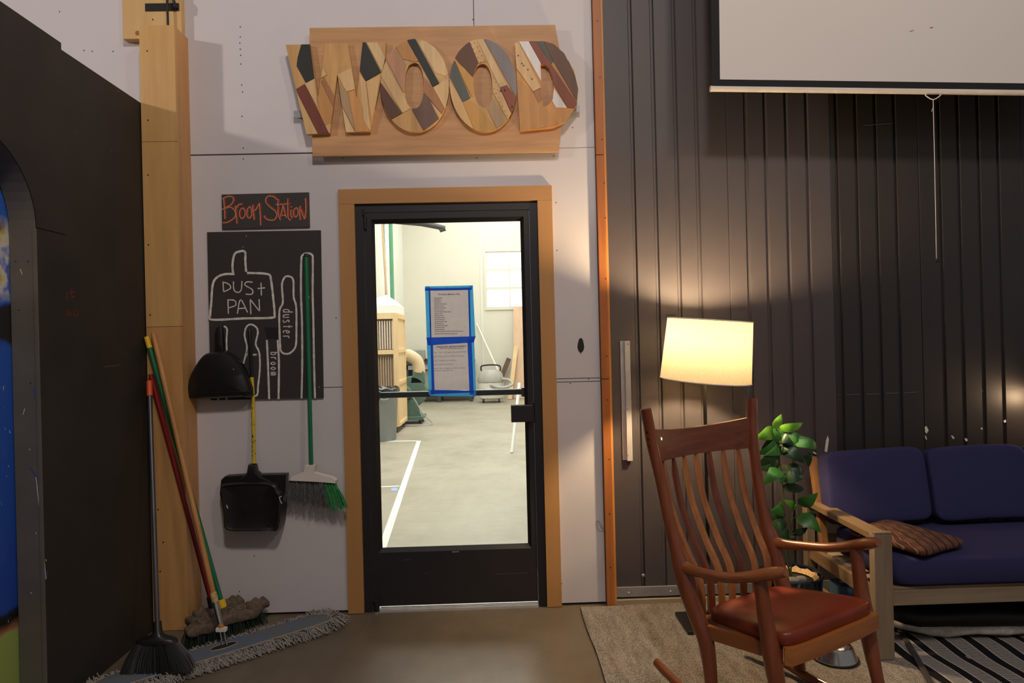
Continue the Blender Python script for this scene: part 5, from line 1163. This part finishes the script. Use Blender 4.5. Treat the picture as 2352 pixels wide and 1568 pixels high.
LV = [((200, 150), (245, 58), .022, 'leaf_light', .01, 0), ((225, 150), (385, 112), .022, 'leaf_light', .05, 0), ((205, 155), (72, 215), .032, 'leaf_light', .04, 0), ((215, 165), (300, 165), .028, 'leaf_mid', .03, .02), ((215, 160), (195, 245), .030, 'leaf_mid', .02, -.04),
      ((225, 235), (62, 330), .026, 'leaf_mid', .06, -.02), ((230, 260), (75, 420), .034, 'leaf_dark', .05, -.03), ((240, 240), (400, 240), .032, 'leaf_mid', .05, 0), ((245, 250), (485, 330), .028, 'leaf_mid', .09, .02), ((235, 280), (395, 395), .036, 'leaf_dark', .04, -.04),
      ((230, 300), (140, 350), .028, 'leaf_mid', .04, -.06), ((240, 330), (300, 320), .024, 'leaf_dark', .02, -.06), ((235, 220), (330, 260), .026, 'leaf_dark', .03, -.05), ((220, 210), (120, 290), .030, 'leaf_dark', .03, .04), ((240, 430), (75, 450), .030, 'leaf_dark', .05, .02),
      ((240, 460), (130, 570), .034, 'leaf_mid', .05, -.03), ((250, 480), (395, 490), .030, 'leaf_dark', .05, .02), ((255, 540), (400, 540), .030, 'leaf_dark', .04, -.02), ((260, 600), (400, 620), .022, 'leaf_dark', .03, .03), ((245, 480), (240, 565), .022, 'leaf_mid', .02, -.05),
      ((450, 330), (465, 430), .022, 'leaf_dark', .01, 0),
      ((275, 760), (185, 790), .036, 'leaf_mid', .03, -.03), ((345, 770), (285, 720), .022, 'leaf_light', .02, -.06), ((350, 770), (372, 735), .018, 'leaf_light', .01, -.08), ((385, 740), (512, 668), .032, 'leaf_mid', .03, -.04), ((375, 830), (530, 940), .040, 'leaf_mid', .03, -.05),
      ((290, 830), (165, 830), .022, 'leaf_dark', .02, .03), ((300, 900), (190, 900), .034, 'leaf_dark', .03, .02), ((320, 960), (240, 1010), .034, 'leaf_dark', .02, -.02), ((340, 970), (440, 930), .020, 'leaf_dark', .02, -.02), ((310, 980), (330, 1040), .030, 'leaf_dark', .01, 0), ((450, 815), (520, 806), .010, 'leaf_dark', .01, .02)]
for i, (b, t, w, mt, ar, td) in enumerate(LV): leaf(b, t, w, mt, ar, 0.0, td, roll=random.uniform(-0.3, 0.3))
g = G()
for b, t in (((225, 235), (130, 240)), ((240, 250), (350, 255)), ((235, 420), (290, 440)), ((345, 780), (385, 740)), ((335, 870), (375, 830)), ((320, 990), (380, 955)), ((210, 160), (225, 140)), ((240, 300), (300, 250)), ((225, 330), (150, 300))): g.tube([pz(b), pz(t, -.02)], 0.0018, 6)
obj('leaf_stalks', g, 'stem_green', pt)

# ================================================================== NOTICES TAPED TO THE GLASS
YG = 0.0192
def txt(body, size, loc, mat, parent, align='LEFT', bold=False, rot=0.0):
    cu = bpy.data.curves.new('lettering', 'FONT'); cu.body = body; cu.size = size; cu.align_x = align; cu.resolution_u = 1
    if bold: cu.offset = 0.0003
    o = bpy.data.objects.new('tmp', cu); COL.objects.link(o); bpy.context.view_layer.update()
    me = bpy.data.meshes.new_from_object(o); bpy.data.objects.remove(o)
    R = Matrix.Translation(loc) @ Matrix.Rotation(rot, 4, 'Y') @ Matrix.Rotation(math.radians(90), 4, 'X')
    g = G().add([R @ v.co for v in me.vertices], [tuple(p.vertices) for p in me.polygons]); bpy.data.meshes.remove(me)
    return obj('lettering', g, mat, parent)
def quad(name, pix, y, mat, parent, th=0.0003): return obj(name, G().prism([onY(*p, y) for p in pix], (0, th, 0)), mat, parent)
n1_ = thing('taped_notice', onY(1030, 770, YG), 'upper paper notice listing names, framed in blue masking tape', 'notice')
quad('paper', ((985, 667), (1076, 664), (1080, 774), (988, 776)), YG-0.0003, 'paper', n1_)
quad('tape', ((976, 658), (985, 657), (991, 776), (980, 777)), YG-0.0006, 'tape_backlit', n1_); quad('tape', ((984.5, 660), (988, 660), (991, 776), (988, 776)), YG-0.0007, 'tape_shaded', n1_)
quad('tape', ((977, 657.5), (1086, 655), (1086, 664), (976, 667)), YG-0.0008, 'tape_backlit', n1_); quad('tape', ((976, 662), (1083, 660), (1083, 665.5), (976, 667.5)), YG-0.0010, 'tape_shaded', n1_)
quad('tape', ((1078, 656), (1086, 655), (1092, 772), (1082, 773)), YG-0.0009, 'tape_backlit', n1_); quad('tape', ((1075, 662), (1079, 662), (1082, 773), (1078, 773)), YG-0.0011, 'tape_shaded', n1_)
rt = math.radians(0)
c = onY(1031, 677, YG-0.0004); txt('Woodshop Members Only', 0.0105, (c.x, YG-0.0005, c.z), 'ink', n1_, 'CENTER', True)
for i, wdt in enumerate((19, 15, 15, 28, 22, 26, 21, 38, 18, 21, 24, 23, 29, 21, 30, 23, 22)):
    a = onY(996.5+i*0.12, 684.5+i*4.5, YG); g = G(); xx = 0
    while xx < wdt: l = random.uniform(2, 5); q = onY(997+i*0.12+xx, 684.5+i*4.5, YG); q2 = onY(997+i*0.12+min(wdt, xx+l), 684.5+i*4.5-xx*0.01, YG); g.box((q.x, YG-0.0005, q.z-0.0022), (q2.x, YG-0.00035, q.z+0.0022)); xx += l+0.9
    obj('text_line', g, 'ink_grey', n1_)
def dash_line(px0, py, wdt, parent):
    g = G(); xx = 0
    while xx < wdt:
        l = random.uniform(2, 5); q = onY(px0+xx, py-xx*0.01, YG); q2 = onY(px0+min(wdt, xx+l), py-xx*0.01, YG); g.box((q.x, YG-0.0005, q.z-0.002), (q2.x, YG-0.00035, q.z+0.002)); xx += l+0.9
    obj('text_line', g, 'ink_grey', parent)
dash_line(998.5, 761, 66, n1_); dash_line(998.5, 766.5, 52, n1_)
n2_ = thing('taped_notice', onY(1038, 905, YG), 'lower paper notice headed PLEASE READ BEFORE ENTERING with numbered steps', 'notice')
quad('paper', ((994, 792), (1074, 786), (1079, 896), (998, 896)), YG-0.0003, 'paper', n2_)
quad('tape', ((980, 779), (990, 778), (996, 908), (985, 905)), YG-0.0006, 'tape_backlit', n2_); quad('tape', ((989, 790), (994.5, 790), (998.5, 905), (992, 905)), YG-0.0007, 'tape_shaded', n2_)
quad('tape', ((1081, 775), (1089, 774), (1093.5, 908), (1086, 910)), YG-0.0008, 'tape_backlit', n2_); quad('tape', ((1073.5, 780), (1083, 780), (1088, 906), (1078.5, 906)), YG-0.0009, 'tape_shaded', n2_)
quad('tape', ((984, 897), (1093.5, 897), (1093, 910), (988, 909)), YG-0.0011, 'tape_backlit', n2_); quad('tape', ((989, 895), (1090, 897), (1088, 901), (990, 905)), YG-0.0012, 'tape_shaded', n2_)
quad('tape', ((979, 775), (1093, 772), (1088, 786), (983, 793)), YG-0.0014, 'tape_shaded', n2_)
c = onY(1037, 795.5, YG); txt('PLEASE READ BEFORE ENTERING', 0.0108, (c.x, YG-0.0005, c.z-0.004), 'ink', n2_, 'CENTER', True)
dash_line(1011, 800, 53, n2_)
for py, s in ((809.5, 'Step 1. Turn on the Lights (on back North Wall)'), (818.5, 'Step 2. Make sure Dust Collectors are Ready'), (828, 'Step 3. Organize your workspace'), (837, 'Step 4. Have Fun and Be Safe'), (846, 'Step 5. Clean up. Empty dust collectors. Empty'), (851, 'garbage into large dumpsters.')):
    c = onY(996.5, py, YG); txt(s, 0.0088, (c.x, YG-0.0005, c.z-0.003), 'ink', n2_)

# ================================================================== WORKSHOP THINGS BEYOND THE DOOR
# grey bin
bx = onY(914, 950, 6.6).x-0.29; bn = thing('waste_bin', (bx, 6.6, 0), 'large round grey waste bin with black liner bag', 'bin')
obj('bin_body', G().lathe((bx, 6.6, 0), [(0.25, 0.0), (0.255, 0.02), (0.295, 0.70), (0.305, 0.715), (0.305, 0.745), (0.285, 0.745), (0.24, 0.05), (0.0, 0.04)], 36), 'bin_grey', bn, True)
lf_ = G().lathe((bx, 6.6, 0), [(0.312, 0.69), (0.318, 0.72), (0.312, 0.765), (0.29, 0.785), (0.26, 0.76), (0.0, 0.70)], 36)
for i, p in enumerate(lf_.v): p.z += 0.014*math.sin(i*2.1)+0.01*math.sin(i*0.7); p.x += 0.008*math.sin(i*3.1)
obj('liner_bag', lf_, 'bin_bag', bn, True)
obj('bin_handle', G().tube(spline([(bx+0.10, 6.33, 0.66), (bx+0.10, 6.29, 0.62), (bx+0.18, 6.32, 0.62), (bx+0.18, 6.35, 0.66)], 4), 0.012, 8), 'bin_grey', bn, True)
# dust collector cabinet
x1 = onY(912, 800, 7.3).x; x0 = x1-0.56; y0_, y1_ = 7.3, 8.35; zt = 1.90; zm_ = onY(890, 806, 7.3).z; zb_ = 0.10
dc = thing('dust_collector', ((x0+x1)/2, 7.8, 0), 'tall pale wood dust collector cabinet with ribbed filter panels', 'dust collector')
for a, b in ((x0, x0+0.06), (x1-0.06, x1)): obj('corner_post', G().box((a, y0_, zb_), (b, y0_+0.06, zt)), 'maple', dc)
for z in (zb_, zm_-0.05, zt-0.07): obj('cross_rail', G().box((x0+0.06, y0_, z), (x1-0.06, y0_+0.05, z+0.07)), 'maple', dc)
obj('back_panel', G().box((x0, y1_-0.02, zb_), (x1, y1_, zt)), 'maple', dc)
obj('filter_board', G().box((x0+0.06, y0_+0.10, zb_), (x1-0.06, y0_+0.12, zt-0.02)), 'filter_low', dc)
for k in range(11):
    xx = x0+0.075+0.04*k; obj('filter_slat', G().box((xx, y0_+0.03, zm_+0.03), (xx+0.022, y0_+0.098, zt-0.10)), 'filter', dc)
    obj('filter_slat', G().box((xx, y0_+0.06, zb_+0.08), (xx+0.02, y0_+0.098, zm_-0.09)), 'filter_low', dc)
for a, b in ((zb_, 0.78), (0.80, zm_-0.02), (zm_+0.02, zt)): obj('side_panel', G().box((x1-0.03, y0_+0.13, a), (x1-0.012, y1_-0.06, b)), 'maple', dc)
for y in (y0_+0.061, y1_-0.08): obj('side_post', G().box((x1-0.05, y, zb_), (x1+0.004, y+0.055, zt)), 'maple', dc)
for z in (zb_, 0.77, zm_-0.03, zt-0.06): obj('side_rail', G().box((x1-0.04, y0_+0.12, z), (x1+0.01, y1_-0.08, z+0.055)), 'maple', dc)
obj('top_board', G().box((x0, y0_, zt), (x1, y1_, zt+0.02)), 'maple', dc)
for x in (x0+0.06, x1-0.06):
    for y in (y0_+0.1, y1_-0.1): obj('caster', G().tube([(x-0.02, y, 0.05), (x+0.02, y, 0.05)], 0.05, 14), 'black_rubber', dc, True)
# white bag box on top
bg_ = thing('filter_bag', ((x0+x1)/2, 7.8, zt+0.02), 'white peaked cloth bag on top of wooden cabinet', 'bag')
obj('box_skirt', G().box((x0+0.01, y0_+0.02, zt+0.02), (x1-0.01, y1_-0.02, zt+0.16), 0.01), 'bag_white', bg_)
ax, ay, az = x1-0.22, 7.75, onY(905, 675, 7.6).z
base = [(x0+0.02, y0_+0.03, zt+0.162), (x1-0.02, y0_+0.03, zt+0.162), (x1-0.02, y1_-0.03, zt+0.162), (x0+0.02, y1_-0.03, zt+0.162)]
mid_ = [(p[0]*0.62+ax*0.38, p[1]*0.62+ay*0.38, zt+0.162+(az-zt-0.162)*0.48) for p in base]
obj('peaked_bag', G().add(base+mid_+[(ax, ay, az)], [(0, 1, 5, 4), (1, 2, 6, 5), (2, 3, 7, 6), (3, 0, 4, 7), (4, 5, 8), (5, 6, 8), (6, 7, 8), (7, 4, 8), (3, 2, 1, 0)]), 'bag_white', bg_)
# blower with hose
by = 8.75; bc_ = onY(944, 925, by); bw_ = thing('dust_blower', (bc_.x, by, 0), 'green snail shaped dust blower on stand beside the cabinet', 'blower')
MX = Matrix.Rotation(math.radians(90), 3, 'X')
obj('housing', G().lathe((bc_.x+0.02, by, 0.56), [(0.0, 0.09), (0.26, 0.09), (0.28, 0.06), (0.28, -0.06), (0.26, -0.09), (0.0, -0.09)], 36, MX), 'machine_green', bw_, True)
obj('outlet', G().prism([(bc_.x+0.02, by-0.09, 0.72), (bc_.x+0.27, by-0.09, 0.72), (bc_.x+0.25, by-0.09, 0.92), (bc_.x+0.06, by-0.09, 0.92)], (0, 0.18, 0)), 'machine_green', bw_)
obj('motor', G().lathe((bc_.x-0.08, by-0.10, 0.56), [(0.0, 0.22), (0.10, 0.22), (0.12, 0.19), (0.12, 0.0)], 24, MX), 'machine_green', bw_, True)
obj('stand', G().prism([(bc_.x-0.26, by-0.2, 0.13), (bc_.x+0.2, by-0.2, 0.13), (bc_.x+0.12, by-0.2, 0.42), (bc_.x-0.18, by-0.2, 0.42)], (0, 0.03, 0)), 'machine_green', bw_)
obj('base_board', G().box((bc_.x-0.3, by-0.3, 0.07), (bc_.x+0.24, by+0.3, 0.13), 0.005), 'machine_green', bw_)
for x in (-0.24, 0.18):
    for y in (-0.22, 0.22): obj('caster', G().tube([(bc_.x+x-0.02, by+y, 0.035), (bc_.x+x+0.02, by+y, 0.035)], 0.035, 12), 'black_rubber', bw_, True)
hpts = spline([(x1-0.02, by, 1.18), (bc_.x-0.02, by, 1.22), (bc_.x+0.12, by, 1.12), (bc_.x+0.165, by, 0.98), (bc_.x+0.16, by, 0.90)], 10)
obj('hose', G().tube(hpts, [0.105+0.004*(k % 2) for k in range(len(hpts))], 18), 'hose', bw_, True)
obj('power_cord', G().tube(spline([(bc_.x-0.02, by-0.3, 0.55), (bc_.x+0.10, by-0.34, 0.45), (bc_.x+0.25, by-0.42, 0.2), (bc_.x+0.42, by-0.5, 0.014), (bc_.x+0.1, by-0.6, 0.012), (bc_.x-0.25, by-0.5, 0.012)], 6), 0.011, 6), 'shop_grey', bw_, True)
# workbench along the end wall
wbn = thing('workbench', (-1.2, 13.2, 0), 'long dark topped workbench along the workshop end wall', 'workbench')
obj('bench_top', G().box((WX0+0.05, 12.75, 0.93), (-0.55, 13.62, 1.0)), 'shop_dark', wbn); obj('bench_shelf', G().box((WX0+0.1, 12.85, 0.25), (-0.6, 13.6, 0.30)), 'shop_dark', wbn)
obj('bench_apron', G().box((WX0+0.1, 12.80, 0.80), (-0.6, 12.83, 0.90)), 'shop_grey', wbn)
for x in (WX0+0.1, -1.45, -0.68):
    for y in (12.8, 13.5): obj('leg', G().box((x, y, 0), (x+0.08, y+0.08, 0.93)), 'shop_dark', wbn)
tag(obj('plastic_tote', G().box((WX0+0.05, 13.0, 1.0), (-1.78, 13.45, 1.27), 0.02), 'shop_grey'), 'stacked grey plastic tote on the workbench', 'tote')
tag(obj('pale_board', G().prism([(-1.74, 13.2, 1.002), (-1.35, 13.2, 1.002), (-1.35, 13.4, 1.22), (-1.74, 13.4, 1.14)], (0, 0.05, 0)), 'maple'), 'pale wood offcut lying on the workbench', 'board')
tag(obj('power_tool', G().box((-1.74, 12.82, 1.0), (-1.5, 12.95, 1.06), 0.01).tube([(-1.62, 12.88, 1.06), (-1.66, 12.88, 1.13)], 0.03, 8), 'black_plastic'), 'small black hand tool near the bench edge', 'tool')
tag(obj('drawer_unit', G().box((-1.95, 12.9, 0.305), (-1.0, 13.4, 0.78), 0.01), 'shop_grey'), 'grey drawer unit on the bench lower shelf', 'drawers')
# shop vacuum
vx, vy = onY(1128, 900, 12.5).x, 12.5; sv = thing('shop_vacuum', (vx, vy, 0), 'grey wet and dry shop vacuum with looped hose', 'vacuum')
obj('tank', G().lathe((vx, vy, 0.08), [(0.26, 0), (0.30, 0.03), (0.31, 0.36), (0.29, 0.40)], 28), 'vac_clear', sv, True)
obj('motor_head', G().lathe((vx, vy, 0.48), [(0.31, 0), (0.32, 0.04), (0.27, 0.20), (0.20, 0.28), (0.0, 0.29)], 28), 'vac_grey', sv, True)
obj('tank_label', G().box((vx-0.12, vy-0.318, 0.22), (vx+0.16, vy-0.30, 0.34)), 'bag_white', sv)
obj('handle', G().tube(spline([(vx-0.2, vy, 0.70), (vx-0.2, vy, 0.86), (vx+0.2, vy, 0.86), (vx+0.22, vy, 0.70)], 5), 0.018, 8), 'black_rubber', sv, True)
obj('hose', G().tube(spline([(vx+0.0, vy-0.30, 0.42), (vx+0.25, vy-0.42, 0.36), (vx+0.5, vy-0.3, 0.42), (vx+0.42, vy-0.15, 0.52), (vx+0.25, vy-0.2, 0.55)], 6), 0.035, 10), 'vac_grey', sv, True)
for k in range(4):
    a = math.pi/4+math.pi/2*k; obj('caster', G().tube([(vx+0.26*math.cos(a)-0.02, vy+0.26*math.sin(a), 0.05), (vx+0.26*math.cos(a)+0.02, vy+0.26*math.sin(a), 0.05)], 0.05, 12), 'black_rubber', sv, True)
# leaning boards and poles at the right
def lean(name, b, t, w, th, mat, label, cat, group=None):
    b, t = Vector(b), Vector(t); d = (t-b).normalized(); s = d.cross(Vector((0, 1, 0))).normalized(); n = s.cross(d)
    M = [b+s*w/2, b-s*w/2, t-s*w/2, t+s*w/2]; return tag(obj(name, G().prism(M, n*th), mat), label, cat, group)
lean('leaning_plank', (onZ(1147, 912).x+0.25, 13.0, 0.02), (onY(1182, 800, 12.9).x+0.05, 13.3, 1.30), 0.10, 0.04, 'maple', 'pale plank leaning beside the shop vacuum', 'plank')
lean('dark_plank', (onZ(1160, 912).x-0.30, 13.25, 0.02), (onY(1184, 830, 13.2).x-0.15, 13.5, 1.0), 0.12, 0.03, 'ply_dark', 'dark brown offcut leaning behind the pale plank', 'plank')
tag(obj('plywood_sheet', G().prism([(0.40, 13.2, 0.01), (1.4, 13.2, 0.01), (1.4, 13.6, 2.3), (0.45, 13.6, 2.3)], (0, 0.025, 0)), 'ply_pale'), 'pinkish plywood sheet leaning on the end wall', 'plywood')
lean('grey_pole', (onY(1149, 870, 12.9).x, 12.9, 0.62), (onY(1095, 742, 13.6).x, 13.66, 1.9), 0.03, 0.03, 'shop_wall_left', 'thin pale pole leaning across the end wall', 'pole')
b = onZ(1176, 1040); tag(obj('white_tube', G().tube([(b.x, b.y, 0.0), (onY(1193, 880, b.y+0.5).x, b.y+0.5, onY(1193, 880, b.y+0.5).z)], 0.022, 12), 'pipe_white', None, True), 'white plastic tube standing near the glass door', 'tube')
# left wall services
for (px, w, mat, nm, lab) in ((898, 0.055, 'pipe_green', 'green_pipe', 'green vertical pipe on workshop side wall'), (889, 0.05, 'pipe_white', 'white_conduit', 'white vertical conduit on workshop side wall')):
    q = onX(px, 600, WX0+w+0.002); tag(obj(nm, G().tube([(WX0+w+0.003, q.y, 1.9), (WX0+w+0.003, q.y, 5.98)], w, 14), mat, None, True), lab, 'pipe')
q = onX(880, 600, WX0+0.1); tag(obj('hanging_rope', G().tube(spline([(WX0+0.08, q.y, 5.995), (WX0+0.1, q.y, 4.0), (WX0+0.12, q.y, 3.2), (WX0+0.16, q.y, 2.3), (WX0+0.2, q.y, 2.0)], 5), 0.02, 8), 'rope', None, True), 'tan rope hanging down the workshop side wall', 'rope')
a, b = onY(968, 512, 9.0), onY(1022, 524, 9.0); tag(obj('ceiling_boom', G().tube([a+Vector((-1.2, 0, 0.12)), a, b], [0.05, 0.06, 0.045], 10).tube([b, b+Vector((-0.1, 0, -0.05))], [0.05, 0.03], 8), 'shop_dark', None, True), 'dark jointed boom arm high in the workshop', 'boom arm')
